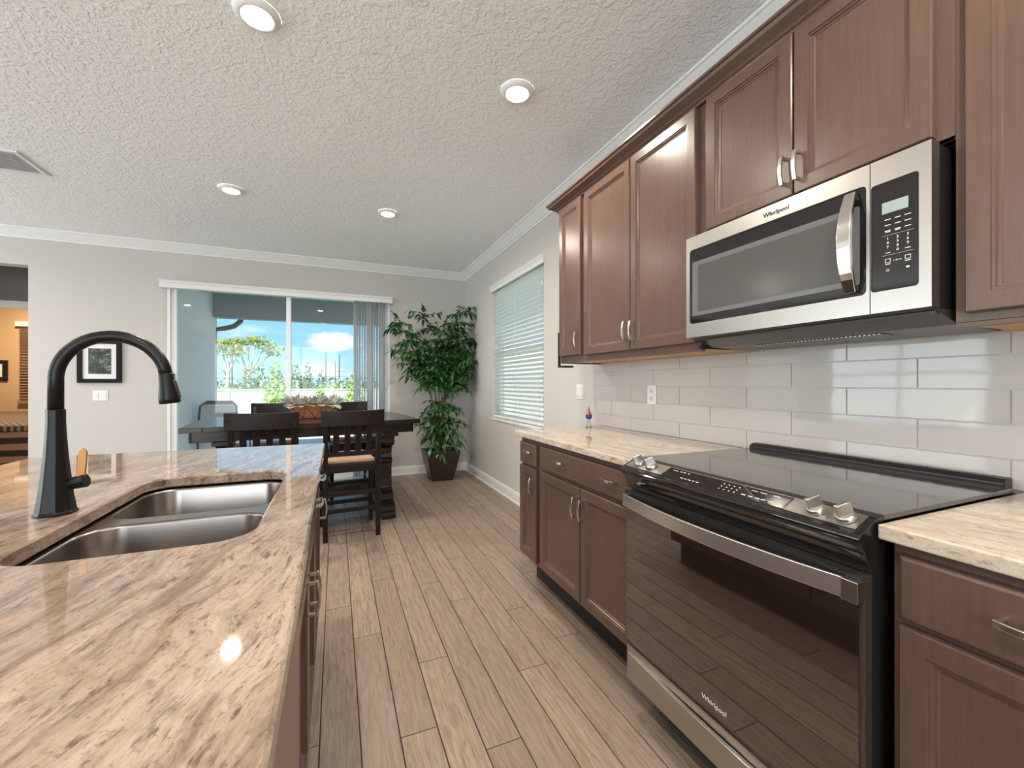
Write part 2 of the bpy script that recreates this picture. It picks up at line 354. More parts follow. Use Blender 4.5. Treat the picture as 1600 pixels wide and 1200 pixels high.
# window in right wall
w1 = bpy.data.objects.new('window_1', None); COL.objects.link(w1); w1['kind'] = 'structure'; w1.location = (XW + .1, (WY0 + WY1) / 2, WZ0)
bm = BM(); fx = (XW + .09, XW + .13)
for (a, b, c_, d) in ((WY0, WY0 + .045, WZ0, WZ1), (WY1 - .045, WY1, WZ0, WZ1), (WY0, WY1, WZ0, WZ0 + .045), (WY0, WY1, WZ1 - .045, WZ1), (WY0, WY1, 1.50, 1.55)): box(bm, *fx, a, b, c_, d)
obj('window_frame', bm, m_vinyl, w1)
bm = BM(); box(bm, XW + .105, XW + .111, WY0 + .02, WY1 - .02, WZ0 + .02, WZ1 - .02); obj('pane', bm, m_glass, w1)
bm = BM(); box(bm, XW - .012, XW + .09, WY0 - .0, WY1 + .0, WZ0 - .022, WZ0 + .004); obj('window_sill', bm, m_trim, w1, bevel=.004)
# sliding door
d1 = bpy.data.objects.new('door_1', None); COL.objects.link(d1); d1['kind'] = 'structure'; d1.location = ((DX0 + DX1) / 2, BY + .1, 0)
bm = BM(); fy = (BY + .005, BY + .13)
box(bm, DX0, DX0 + .035, *fy, 0, DZ1); box(bm, DX1 - .035, DX1, *fy, 0, DZ1); box(bm, DX0, DX1, *fy, DZ1 - .03, DZ1); box(bm, DX0, DX1, *fy, 0, .03)
obj('door_frame', bm, m_vinyl, d1, bevel=.003)
def sash(x0, x1, y):
    bm = BM(); w = .05
    box(bm, x0, x0 + w, y, y + .035, .03, DZ1 - .03); box(bm, x1 - w, x1, y, y + .035, .03, DZ1 - .03)
    box(bm, x0, x1, y, y + .035, DZ1 - .07, DZ1 - .03); box(bm, x0, x1, y, y + .035, .03, .10)
    s = obj('door_sash', bm, m_vinyl, d1, bevel=.003)
    bm = BM(); box(bm, x0 + .02, x1 - .02, y + .014, y + .02, .05, DZ1 - .05); obj('pane', bm, m_glass, s); return s
s1 = sash(DX0 + .035, -.497, BY + .03); s2 = sash(-.547, DX1 - .035, BY + .075)
bm = BM(); box(bm, DX0 + .045, DX0 + .07, BY + .0, BY + .03, 1.06, 1.30); obj('door_handle', bm, m_black, s1, bevel=.004)

# ------------------------------------------------------------------ wall fittings
def valance(name, label, P0, P1, axis, z0, z1, out, m):
    pr = [(0, z0), (out, z0), (out, z0 + .045), (out + .008, z0 + .052), (out + .008, z0 + .06), (out + .014, z0 + .068), (out + .014, z1), (0, z1)]
    bm = BM()
    if axis == 'X': prism(bm, pr, lambda a, b, d: (d, BY - a, b), P0, P1)
    else: prism(bm, pr, lambda a, b, d: (XW - a, d, b), P0, P1)
    return bm
vb = thing('vertical_blind', 'vertical blind drawn open to the right of the sliding glass door under a white valance', 'blind', (-.5, BY - .05, 0.02))
obj('valance', valance('', '', -1.725, .665, 'X', 2.215, 2.292, .085, 0), m_trim, vb)
bm = BM(); box(bm, -1.69, .64, BY - .065, BY - .035, 2.228, 2.25); obj('headrail', bm, m_vinyl, vb)
rnd = random.Random(5)
for i in range(13):
    x = .215 + i * .029; bm = BM(); a = math.radians(rnd.uniform(48, 80)); n = 5; P = []
    for j in range(n):
        s = (j / (n - 1) - .5) * .085; cv = .008 * (1 - (2 * j / (n - 1) - 1) ** 2)
        P.append((x + s * math.cos(a) - cv * math.sin(a), BY - .05 + s * math.sin(a) + cv * math.cos(a)))
    lo = [V(bm, (*p, .03)) for p in P]; hi = [V(bm, (*p, 2.227)) for p in P]
    for j in range(n - 1): bm.faces.new((lo[j], lo[j + 1], hi[j + 1], hi[j]))
    o = obj('vane', bm, m_vane, vb, smooth=True); q = o.modifiers.new('s', 'SOLIDIFY'); q.thickness = .0012
# horizontal blind
hb = thing('window_blind', 'white wide-slat horizontal blind over the window in the right wall', 'blind', (XW, (WY0 + WY1) / 2, WZ0))
pr_ = [(-.02, 2.235), (.022, 2.235), (.022, 2.262), (.028, 2.268), (.028, 2.280), (.036, 2.288), (.036, 2.300), (-.0, 2.300)]
bm = BM(); prism(bm, [(max(a, .001), b) for a, b in pr_], lambda a, b, d: (XW - a, d, b), WY0 - .02, WY1 + .02); obj('valance', bm, m_trim, hb)
bm = BM(); ns = 33; z = 2.215
for i in range(ns):
    zz = 2.215 - i * (2.215 - .855) / (ns - 1); ta = math.radians(28); dx, dz = .024 * math.cos(ta), .024 * math.sin(ta)
    bar(bm, (XW + .035, WY0 + .012, zz), (XW + .035, WY1 - .012, zz), .048, .0028, up=(math.sin(ta), 0, math.cos(ta)))
obj('slats', bm, m_slat, hb)
bm = BM(); box(bm, XW + .012, XW + .058, WY0 + .012, WY1 - .012, .812, .838); obj('bottom_rail', bm, m_trim, hb, bevel=.004)
bm = BM()
for y in (WY0 + .12, (WY0 + WY1) / 2, WY1 - .12):
    for dx in (.012, .058): tube(bm, [(XW + dx, y, .84), (XW + dx, y, 2.23)], .0012, 5)
obj('ladder_cords', bm, m_trim, hb)
bm = BM(); tube(bm, [(XW + .004, WY0 + .03, 1.02), (XW + .004, WY0 + .03, 2.2)], .0014, 5); box(bm, XW - .004, XW + .008, WY0 + .022, WY0 + .038, 1.04, 1.08); box(bm, XW - .004, XW + .008, WY0 + .022, WY0 + .038, 2.05, 2.09); obj('pull_cord', bm, m_trim, hb)

def plate_back(name, label, x0, x1, z0, z1, n):
    t_ = thing(name, label, 'light switch', ((x0 + x1) / 2, BY, (z0 + z1) / 2))
    bm = BM(); box(bm, x0, x1, BY - .006, BY - .0005, z0, z1); obj('cover_plate', bm, m_white, t_, bevel=.002)
    w = (x1 - x0) / n
    for i in range(n):
        c_ = x0 + w * (i + .5); bm = BM(); box(bm, c_ - .016, c_ + .016, BY - .010, BY - .006, z0 + .022, z1 - .022); obj('rocker', bm, m_trim, t_, bevel=.001)
plate_back('light_switch', 'white double rocker light switch below the framed picture', -2.293, -2.172, 1.014, 1.121, 2)
def plate_right(name, label, cat, y0, y1, z0, z1, kind, x=XW):
    t_ = thing(name, label, cat, (x, (y0 + y1) / 2, (z0 + z1) / 2))
    bm = BM(); box(bm, x - .006, x - .0005, y0, y1, z0, z1); obj('cover_plate', bm, m_white, t_, bevel=.002)
    if kind == 'switch':
        for i in range(2):
            c_ = y0 + (y1 - y0) * (i + .5) / 2; bm = BM(); box(bm, x - .011, x - .006, c_ - .015, c_ + .015, z0 + .022, z1 - .022); obj('rocker', bm, m_trim, t_, bevel=.001)
    else:
        c_ = (y0 + y1) / 2
        for z in ((z0 * .7 + z1 * .3), (z0 * .3 + z1 * .7)):
            bm = BM(); box(bm, x - .009, x - .006, c_ - .017, c_ + .017, z - .015, z + .015); s_ = obj('socket', bm, m_trim, t_, bevel=.001)
            bm = BM(); box(bm, x - .0095, x - .0088, c_ - .008, c_ - .005, z - .004, z + .008); box(bm, x - .0095, x - .0088, c_ + .005, c_ + .008, z - .004, z + .008); box(bm, x - .0095, x - .0088, c_ - .002, c_ + .002, z - .011, z - .007); obj('slots', bm, m_black, s_)
plate_right('light_switch', 'white double rocker light switch on the right wall beside the tiles, above the counter end', 'light switch', 2.615, 2.705, 1.075, 1.185, 'switch')
plate_right('wall_outlet', 'white double electrical outlet set in the tiled backsplash', 'outlet', 1.855, 1.925, 1.072, 1.178, 'outlet', XW - .0085)
# framed picture
pf = thing('framed_picture', 'black framed monochrome tree photograph with white mat on the back wall behind the faucet', 'picture', (-2.23, BY, 1.2))
bm = BM(); x0, x1, z0, z1 = -2.407, -2.058, 1.199, 1.64
for a in ((x0, x0 + .04, z0, z1), (x1 - .04, x1, z0, z1), (x0 + .04, x1 - .04, z0, z0 + .04), (x0 + .04, x1 - .04, z1 - .04, z1)): box(bm, a[0], a[1], BY - .03, BY - .001, a[2], a[3])
obj('frame', bm, mat('black_frame', (.008, .007, .007), .6, spec=.2), pf, bevel=.003)
bm = BM(); box(bm, x0 + .04, x1 - .04, BY - .014, BY - .004, z0 + .04, z1 - .04); obj('mat_board', bm, m_trim, pf)
m_photo = mat('tree_photograph', (.2, .22, .2), .3); t = NT(m_photo); q = t.noise(t.coords(), 13, 8, .75, .5)
t.l(t.ramp(q, [(.42, (.012, .015, .012)), (.56, (.07, .09, .07)), (.68, (.62, .66, .60))]), t.b.inputs['Base Color'])
bm = BM(); box(bm, x0 + .085, x1 - .085, BY - .017, BY - .0141, z0 + .09, z1 - .09); obj('photograph', bm, m_photo, pf)
# downlights
def downlight(x, y, label, e=1.0):
    t_ = thing('ceiling_downlight', label, 'ceiling light', (x, y, ZC - .002), 'round recessed downlights in the ceiling')
    bm = BM(); lathe(bm, [(.055, -.014), (.060, -.020), (.068, -.021), (.080, -.012), (.086, -.004), (.086, -.0005)], (x, y, ZC), 32)
    bmesh.ops.delete(bm, geom=[f for f in bm.faces if len(f.verts) > 4], context='FACES_ONLY'); obj('trim_ring', bm, m_white, t_, smooth=True)
    bm = BM(); lathe(bm, [(.0, -.013), (.057, -.013)], (x, y, ZC), 32); bmesh.ops.remove_doubles(bm, verts=bm.verts, dist=.0001); obj('lens', bm, m_lens, t_)
    l = bpy.data.lights.new('downlight', 'AREA'); l.shape = 'DISK'; l.size = .10; l.energy = 11 * e; l.color = (1, .89, .75); l.spread = math.radians(165)
    lo = bpy.data.objects.new('downlight_lamp', l); COL.objects.link(lo); lo.location = (x, y, ZC - .024); lo.parent = t_; lo.matrix_parent_inverse = Matrix.Translation(-t_.location)
downlight(-.297, 1.987, 'large lit downlight nearest the camera, over the island at the top edge')
downlight(.863, 1.993, 'lit downlight over the aisle, in front of the upper cabinets')
downlight(-.751, 3.85, 'lit downlight left of the dining table end, above the picture side')
downlight(.422, 3.85, 'lit downlight farthest right over the dining table, nearest the plant corner')
for i, (x, y) in enumerate(((-.3, .1), (.86, .1), (-.3, -1.8), (.86, -1.8), (-2.6, 1.6), (-2.6, -.6), (-4.3, 1.6), (-4.3, -.6), (-3.6, 4.4))):  # extra downlights out of view, added for more room light
    downlight(x, y, 'added unseen downlight behind and beside the camera, there to light the room')
# ceiling vent
cv = thing('ceiling_vent', 'white louvred air vent in the ceiling at the left edge', 'vent', (-2.1, 3.93, ZC - .001))
bm = BM(); x0, x1, y0, y1 = -2.37, -1.91, 3.755, 4.11
for a in ((x0, x1, y0, y0 + .03), (x0, x1, y1 - .03, y1), (x0, x0 + .03, y0 + .03, y1 - .03), (x1 - .03, x1, y0 + .03, y1 - .03)): box(bm, *a, ZC - .012, ZC - .001)
obj('vent_frame', bm, m_white, cv, bevel=.002)
bm = BM()
for i in range(10):
    y = y0 + .045 + i * .029; bar(bm, (x0 + .03, y, ZC - .009), (x1 - .03, y, ZC - .009), .022, .0015, up=(0, -1, .8))
obj('louvres', bm, m_white, cv)
bm = BM(); box(bm, x0 + .03, x1 - .03, y0 + .03, y1 - .03, ZC - .0025, ZC - .001); obj('duct_opening', bm, m_black, cv)

# ------------------------------------------------------------------ cabinetry helpers (sg=-1 faces -X, +1 faces +X)
def ring_panel(bm, x, sg, y0, y1, z0, z1, rings):
    prev = None
    for ins, dep in rings:
        X = x - sg * -dep if False else x + sg * dep
        r = [V(bm, (X, y, z)) for y, z in ((y0 + ins, z0 + ins), (y1 - ins, z0 + ins), (y1 - ins, z1 - ins), (y0 + ins, z1 - ins))]
        if prev:
            for i in range(4): bm.faces.new((prev[i], prev[(i + 1) % 4], r[(i + 1) % 4], r[i]))
        else: bm.faces.new(r[::-1])
        prev = r
    bm.faces.new(prev)
DOOR = [(0, -.0215), (0, -.003), (.003, 0), (.042, 0), (.0435, -.004), (.048, -.0045), (.051, -.010), (.056, -.0105), (.058, -.013)]
SLAB = [(0, -.0215), (0, -.006), (.003, -.002), (.008, 0)]
def pull(parent, x, sg, y, z, L, vert):
    """bowed bar pull, ends flat on the face plane x"""
    bm = BM(); n = 8; P = []
    for i in range(n + 1):
        s = i / n * 2 - 1; out = .020 + .008 * (1 - s * s); P.append((s * L / 2, out))
    prev = None
    for a, oa in P:
        r = [V(bm, (x + sg * (oa + dx), y + w_, z + a) if vert else (x + sg * (oa + dx), y + a, z + w_)) for dx, w_ in ((-.003, -.006), (.004, -.006), (.004, .006), (-.003, .006))]
        if prev:
            for q in range(4): bm.faces.new((prev[q], prev[(q + 1) % 4], r[(q + 1) % 4], r[q]))
        else: bm.faces.new(r)
        prev = r
    bm.faces.new(prev[::-1])
    for s in (-1, 1):
        p = (x, y, z + s * (L / 2 - .006)) if vert else (x, y + s * (L / 2 - .006), z)
        bar(bm, p, (p[0] + sg * .023, p[1], p[2]), .009, .009)
    return obj('handle', bm, m_nickel, parent, bevel=.0012)
def front(parent, kind, x, sg, y0, y1, z0, z1, handle=None, name=None):
    bm = BM(); ring_panel(bm, x, sg, y0, y1, z0, z1, DOOR if kind == 'door' else SLAB)
    d = obj(name or kind, bm, m_cab, parent)
    if handle:
        for hy, hz, v_ in handle: pull(d, x, sg, hy, hz, .094 if v_ else .088, v_)
    return d
# ---- right base run
CF, DF = 1.043, 1.02
def base_body(t_, y0, y1, toe=True, sg=-1, xf=CF, xb=XW - .001, end=None):
    bm = BM(); box(bm, xf, xb, y0, y1, .165, .8745); obj('cabinet_box', bm, m_cab, t_, bevel=.0015)
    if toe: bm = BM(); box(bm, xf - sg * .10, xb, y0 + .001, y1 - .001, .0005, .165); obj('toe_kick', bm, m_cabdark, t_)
c1 = thing('base_cabinet', 'narrow dark wood base cabinet at the window end of the right counter', 'cabinet', (1.35, 2.2, 0), 'dark wood base cabinets')
base_body(c1, 2.076, 2.335)
front(c1, 'drawer', DF, -1, 2.10, 2.317, .722, .845, [(2.18, .80, 0)])
front(c1, 'door', DF, -1, 2.10, 2.317, .188, .708, [(2.13, .615, 1)])
c2 = thing('base_cabinet', 'wide two-door dark wood base cabinet with a long two-handled drawer left of the oven', 'cabinet', (1.35, 1.67, 0), 'dark wood base cabinets')
base_body(c2, 1.2585, 2.0755)
front(c2, 'drawer', DF, -1, 1.275, 2.05, .730, .848, [(1.822, .80, 0), (1.407, .797, 0)])
front(c2, 'door', DF, -1, 1.646, 2.05, .188, .711, [(1.672, .621, 1)])
front(c2, 'door', DF, -1, 1.275, 1.638, .188, .711, [(1.612, .621, 1)])
c3 = thing('base_cabinet', 'dark wood base cabinet right of the oven with one drawer above a door', 'cabinet', (1.35, .2, 0), 'dark wood base cabinets')
base_body(c3, -.30, .487)
front(c3, 'drawer', DF, -1, .06, .47, .726, .85, [(.29, .793, 0)])
front(c3, 'door', DF, -1, .06, .47, .188, .712, [(.09, .62, 1)])
front(c3, 'drawer', DF, -1, -.28, .045, .726, .85, [(-.12, .793, 0)])
front(c3, 'door', DF, -1, -.28, .045, .188, .712)
def slab(name, label, x0, x1, y0, y1, m):
    bm = BM(); box(bm, x0, x1, y0, y1, .875, .905); return tag(obj(name, bm, m, bevel=.004, seg=3), label, 'countertop')
slab('countertop', 'cream streaked granite countertop left of the oven with a small bird ornament on it', 1.003, XW - .001, 1.2585, 2.375, m_gran2)
slab('countertop', 'cream streaked granite countertop right of the oven in the lower right corner', 1.003, XW - .001, -.32, .496, m_gran2)
# backsplash tiles
bm = BM(); TL, TH = .3895, .0935; Z0 = .9055
box(bm, XW - .004, XW - .0005, -.32, 2.47, .9055, 1.325, 1); box(bm, XW - .004, XW - .0005, .50, 1.262, 1.325, 1.37, 1)
def tl(y0, y1, z0, z1):
    g = .0011
    if y1 - y0 < .01 or z1 - z0 < .01: return
    prev = None; a = [(y0 + g, z0 + g), (y1 - g, z0 + g), (y1 - g, z1 - g), (y0 + g, z1 - g)]; s = .0012
    b = [(y0 + g + s, z0 + g + s), (y1 - g - s, z0 + g + s), (y1 - g - s, z1 - g - s), (y0 + g + s, z1 - g - s)]
    A = [V(bm, (XW - .004, *p)) for p in a]; B = [V(bm, (XW - .0085, *p)) for p in b]
    bm.faces.new(B)
    for i in range(4): bm.faces.new((A[i], A[(i + 1) % 4], B[(i + 1) % 4], B[i]))
for r in range(6):
    z1 = .985 + r * TH; z0 = max(z1 - TH, Z0); top = 1.325
    y = (.907 if r % 2 == 0 else .712) - TL * 6
    while y < 2.47:
        a, b = max(y, -.32), min(y + TL, 2.47)
        if z0 < top: tl(a, b, z0, min(z1, top))
        if z1 > top: tl(max(a, .50), min(b, 1.262), max(z0, top), min(z1, 1.37))
        y += TL
tag(obj('tile_backsplash', bm, [m_tile, m_grout]), 'glossy white long subway tile backsplash above the right counter', 'backsplash')

# ---- upper cabinets
UF, UD, UB, UT = 1.353, 1.33, 1.318, 2.325
def upper(label, y0, y1, z0, doors, under=True):
    t_ = thing('upper_cabinet', label, 'cabinet', (1.5, (y0 + y1) / 2, z0), 'dark wood upper cabinets')
    bm = BM(); box(bm, UF, XW - .001, y0, y1, z0 + (.012 if under else 0), UT); box(bm, UF, UF + .02, y0, y1, z0, z0 + .012)
    if y1 > 2.3: box(bm, UF + .02, XW - .001, y1 - .014, y1, z0, z0 + .012)
    obj('cabinet_box', bm, m_cab, t_, bevel=.0012)
    if under: bm = BM(); box(bm, UF + .021, XW - .002, y0 + .002, y1 - (.016 if y1 > 2.3 else .002), z0 + .008, z0 + .0118); obj('underside_panel', bm, m_cabin, t_, label='pale wood underside')
    for a, b, zb, h_ in doors: front(t_, 'door', UD, -1, a, b, zb, 2.298, h_)
    return t_
u1 = upper('narrow dark wood upper cabinet at the window end of the row', 2.118, 2.405, UB, [(2.139, 2.392, 1.362, [(2.160, 1.45, 1)])])
upper('tall two-door dark wood upper cabinet between the narrow one and the microwave', 1.262, 2.1175, UB, [(1.685, 2.097, 1.354, [(1.706, 1.447, 1)]), (1.275, 1.679, 1.354, [(1.655, 1.445, 1)])])
upper('short two-door dark wood upper cabinet directly above the microwave', .513, 1.2615, 1.765, [(.886, 1.222, 1.785, [(.905, 1.865, 1)]), (.547, .880, 1.785, [(.862, 1.865, 1)])], False)
upper('dark wood upper cabinet right of the microwave, cut by the right edge', -.32, .5125, UB, [(.10, .49, 1.35, [(.12, 1.447, 1)]), (-.30, .092, 1.35, None)])
bm = BM(); box(bm, 1.335, 1.352, 2.4055, 2.415, 1.30, 1.52); box(bm, 1.335, 1.42, 2.36, 2.415, 1.292, 1.304); obj('end_bracket', bm, m_black, u1, label='black bracket at the lower corner')
CC = [(.0, 2.300), (.016, 2.300), (.018, 2.308), (.026, 2.312), (.030, 2.318), (.052, 2.330), (.060, 2.334), (.064, 2.346), (.072, 2.348), (.072, 2.358), (0, 2.358)]
bm = BM(); prism(bm, CC, lambda a, b, d: (1.352 - a, d + (a if d > 2 else 0), b), -.32, 2.406)
prism(bm, CC, lambda a, b, d: (d - (a if d < 1.4 else 0), 2.406 + a, b), 1.352, XW - .002)
tag(obj('cabinet_crown', bm, m_cab), 'dark stained crown moulding along the top of the upper cabinets', 'moulding')

# ------------------------------------------------------------------ range
R0, R1 = .5005, 1.2555
rg = thing('kitchen_range', 'slide-in electric range with black glass oven door and stainless steel handle', 'range', (1.3, .88, 0))
bm = BM(); box(bm, 1.005, XW - .02, R0 + .004, R1 - .004, .10, .90); obj('range_body', bm, m_black, rg)
bm = BM(); box(bm, 1.12, 1.60, R0 + .05, R1 - .05, .0005, .10); obj('range_base', bm, m_black, rg)
bm = BM(); box(bm, 1.035, XW - .055, R0 - .002, R1 + .002, .9055, .917); obj('cooktop_glass', bm, m_cooktop, rg, bevel=.003)
# faint burner print is not visible; rear vent trim
bm = BM(); pr = [(1.600, .9055), (1.598, .928), (1.612, .938), (1.640, .940), (1.647, .932), (1.647, .9055)]
prism(bm, pr, lambda a, b, d: (a, d, b), R0 + .012, R1 - .012); rv = obj('rear_vent', bm, m_black, rg, bevel=.004)
bm = BM()
for i in range(5):
    y0 = R0 + .04 + i * .138; box(bm, 1.618, 1.628, y0, y0 + .12, .9385, .9412)
obj('vent_slots', bm, m_vent, rv)
# sloped control deck and fascia : profile swept along Y
bm = BM(); pr = [(1.035, .917), (1.015, .914), (.975, .896), (.956, .886), (.950, .880), (.950, .872), (.958, .864), (.972, .845), (.985, .820), (.985, .812), (1.035, .812)]
prism(bm, pr, lambda a, b, d: (a, d, b), R0, R1); cdk = obj('control_deck', bm, m_blackgl, rg, bevel=.002)
def deck(x): # height of the sloped deck
    return .896 + (x - .975) * (.018 / .04)
def deckplate(name, x0, x1, y0, y1, lift, m, par, lab=None):
    bm = BM(); n = Vector((-.018, 0, .04)).normalized()
    q = [Vector((x, y, deck(x))) for x, y in ((x0, y0), (x1, y0), (x1, y1), (x0, y1))]
    A = [V(bm, p + n * .0002) for p in q]; B = [V(bm, p + n * lift) for p in q]
    bm.faces.new(B); bm.faces.new(A[::-1])
    for i in range(4): bm.faces.new((A[i], A[(i + 1) % 4], B[(i + 1) % 4], B[i]))
    return obj(name, bm, m, par, label=lab)
deckplate('deck_trim', .966, 1.013, R0 + .014, R1 - .014, .0015, m_steel, rg, 'brushed steel control strip')
cp = deckplate('touch_panel', .9665, 1.009, .665, 1.065, .0028, m_blackgl, rg)
bm = BM()
rnd = random.Random(2)
def dmark(x, y, w, hgt):
    n = Vector((-.018, 0, .04)).normalized() * .0031
    q = [Vector((a, b, deck(a))) + n for a, b in ((x - hgt, y - w), (x + hgt, y - w), (x + hgt, y + w), (x - hgt, y + w))]
    bm.faces.new([V(bm, p) for p in q])
for y in (1.04, 1.028, 1.01, .997, .98): dmark(1.0, y, .004, .0012)
for y in (.985, .97, .955, .94, .925): dmark(.975, y, .005, .0012)
for i in range(4):
    for j in range(3): dmark(.975 + j * .011, .85 - i * .016, .0018, .0014)
for y in (.775, .755, .735, .72, .70): dmark(.976, y, .006, .0012)
for y in (.76, .735, .70): dmark(.999, y, .009, .0008)
obj('panel_marks', bm, m_mark, cp)
bm = BM(); n = Vector((-.018, 0, .04)).normalized()
for (kx, ky) in ((.990, 1.195), (.990, 1.135), (.990, .605), (.990, .545)):
    bm = BM(); M = Vector(n).to_track_quat('Z', 'X').to_matrix()
    c_ = Vector((kx, ky, deck(kx)))
    lathe(bm, [(.021, .0015), (.0215, .004), (.020, .010), (.0175, .013), (.0, .013)], c_, 24, M=M)
    p0, p1 = c_ + n * .011, c_ + n * .036
    bar(bm, p0, p1, .034, .014, up=(0, .35, 0) if False else (.45, 1, 0), w2=.031, d2=.009)
    obj('control_knob', bm, m_steel, rg, bevel=.0015)
# oven door
bm = BM(); box(bm, .975, 1.004, R0 + .003, R1 - .003, .252, .800); od = obj('oven_door', bm, m_vent, rg, bevel=.003)
bm = BM(); box(bm, .9725, .9750, R0 + .012, R1 - .010, .262, .790); dg = obj('door_glass', bm, m_ovengl, od)
bm = BM(); box(bm, .971, .975, R0 + .003, R1 - .003, .785, .801); obj('door_top_trim', bm, m_black, od)
def hbar(x, bow, y0, y1, z0, z1, th, mm, par, name, ends=True, n=20):
    bm = BM(); P = []
    for i in range(n + 1):
        s = i / n * 2 - 1; P.append((x - bow * (1 - s * s), y0 + (y1 - y0) * i / n))
    prev = None
    for X, Y in P:
        r = [V(bm, (X, Y, z0)), V(bm, (X + th, Y, z0)), V(bm, (X + th, Y, z1)), V(bm, (X, Y, z1))]
        if prev:
            for i in range(4): bm.faces.new((prev[i], prev[(i + 1) % 4], r[(i + 1) % 4], r[i]))
        else: bm.faces.new(r)
        prev = r
    bm.faces.new(prev[::-1])
    return obj(name, bm, mm, par, bevel=.0015)
hbar(.958, .034, R0 + .035, R1 - .005, .748, .790, .008, m_handle, od, 'oven_handle')
bm = BM(); box(bm, .950, .975, R0 + .002, R0 + .034, .748, .792); obj('handle_bracket', bm, m_steel, od, bevel=.002)
bm = BM(); box(bm, .958, .975, R1 - .02, R1 - .004, .748, .790); obj('handle_bracket', bm, m_steel, od, bevel=.002)
text('brand_lettering', 'Whirlpool', .020, face_mx(.9722, .865, .290), m_mark, od)
# lower drawer
bm = BM(); box(bm, .978, 1.004, R0 + .003, R1 - .003, .118, .245); dr = obj('storage_drawer', bm, m_steel, rg, bevel=.003)
hbar(.976, .016, R0 + .01, R1 - .01, .188, .216, .014, m_steel, dr, 'drawer_pull')
# ------------------------------------------------------------------ microwave
mw = thing('microwave_oven', 'stainless steel over-the-range microwave with black window and keypad', 'microwave', (1.45, .895, 1.366))
M0, M1, MZ0, MZ1 = .522, 1.260, 1.366, 1.753; MX = 1.27
bm = BM(); box(bm, 1.305, XW - .001, M0 + .006, M1 - .006, MZ0 - .012, MZ1); obj('microwave_body', bm, m_black, mw)
# door with window recess
def framed(x, th, y0, y1, z0, z1, wy0, wy1, wz0, wz1, m, r=.012):
    bm = BM(); O = [(y0, z0), (y1, z0), (y1, z1), (y0, z1)]; I = rrect(wy0, wy1, wz0, wz1, r, 4)
    ov = [V(bm, (x, *p)) for p in O]; iv = [V(bm, (x, *p)) for p in I]; ib = [V(bm, (x + .003, *p)) for p in I]; ob = [V(bm, (x + th, *p)) for p in O]
    e = [bm.edges.new((ov[i], ov[(i + 1) % 4])) for i in range(4)] + [bm.edges.new((iv[i], iv[(i + 1) % len(iv)])) for i in range(len(iv))]
    bmesh.ops.triangle_fill(bm, edges=e, use_beauty=True)
    for i in range(len(iv)): bm.faces.new((iv[i], iv[(i + 1) % len(iv)], ib[(i + 1) % len(iv)], ib[i]))
    for i in range(4): bm.faces.new((ov[i], ob[i], ob[(i + 1) % 4], ov[(i + 1) % 4]))
    bm.faces.new(ib); bm.faces.new(ob[::-1])
    for f in bm.faces:
        if len(f.verts) > 6: f.material_index = 1
    return bm
bm = framed(MX, .034, .6445, M1, MZ0, MZ1, .652, 1.243, 1.418, 1.703, 0)
md = obj('microwave_door', bm, [m_steel, m_blackgl], mw)
bm = BM(); prism(bm, rrect(.668, 1.232, 1.447, 1.655, .006, 3), lambda a, b, d: (d, a, b), MX + .0020, MX + .0029); wn2 = obj('window', bm, m_mwgl, md)
bm = BM(); prism(bm, rrect(.690, 1.205, 1.462, 1.638, .008, 3), lambda a, b, d: (d, a, b), MX + .0016, MX + .0019); obj('window_screen', bm, mat('perforated_screen', (.075, .073, .07), .16, spec=.6), wn2, label='darker perforated inner screen')
bm = BM(); n = 16; prev = None
for i in range(n + 1):
    s = i / n * 2 - 1; X = MX - .012 - .030 * (1 - s * s); z = 1.56 + s * .133; wd = .013 + .004 * (1 - s * s)
    r = [V(bm, (X, .684 - wd, z)), V(bm, (X, .684 + wd, z)), V(bm, (X + .010, .684 + wd, z)), V(bm, (X + .010, .684 - wd, z))]
    if prev:
        for q in range(4): bm.faces.new((prev[q], prev[(q + 1) % 4], r[(q + 1) % 4], r[q]))
    else: bm.faces.new(r)
    prev = r
bm.faces.new(prev[::-1]); box(bm, MX - .008, MX + .003, .674, .694, 1.432, 1.448); box(bm, MX - .008, MX + .003, .674, .694, 1.672, 1.688)
obj('door_handle', bm, m_chrome, md, bevel=.002)
text('brand_lettering', 'Whirlpool', .020, face_mx(MX - .0008, .895, 1.725), m_markd, md)
bm = framed(MX, .034, M0, .6425, MZ0, MZ1, .545, .6418, 1.420, 1.692, 0, .008)
mc = obj('control_panel', bm, [m_steel, m_blackgl], mw)
bm = BM(); box(bm, MX + .002, MX + .0029, .566, .619, 1.613, 1.641); obj('display', bm, m_lcd, mc)
cols = (.607, .587, .567)
bm = BM()
def mk(y, z, w, h_=.0008): box(bm, MX + .0021, MX + .0028, y - w, y + w, z - h_, z + h_)
for z in (1.597, 1.583, 1.569):
    for y in cols: mk(y, z, .006)
for y in cols[:2]: mk(y, 1.566, .005)
mk(.587, 1.5575, .031, .0002); mk(.587, 1.508, .031, .0002)
mk(cols[2], 1.516, .005); mk(cols[0], 1.514, .005)
mk(cols[0], 1.4895, .0055, .0005); mk(cols[0], 1.4985, .0055, .0005); mk(cols[0] - .005, 1.494, .0005, .004); mk(cols[0] + .005, 1.494, .0005, .004); mk(cols[0], 1.4855, .005)
mk(cols[2], 1.4895, .0055, .0005); mk(cols[2], 1.4985, .0055, .0005); mk(cols[2] - .005, 1.494, .0005, .004); mk(cols[2] + .005, 1.494, .0005, .004); mk(cols[2], 1.4855, .006)
lathe(bm, [(.0035, -.0003), (.0035, .0003), (.0025, .0003), (.0025, -.0003)], (MX + .0025, cols[0], 1.470), 10, M=Matrix.Rotation(PI / 2, 3, 'Y')); mk(cols[2], 1.470, .003, .002)
obj('key_marks', bm, m_mark, mc)
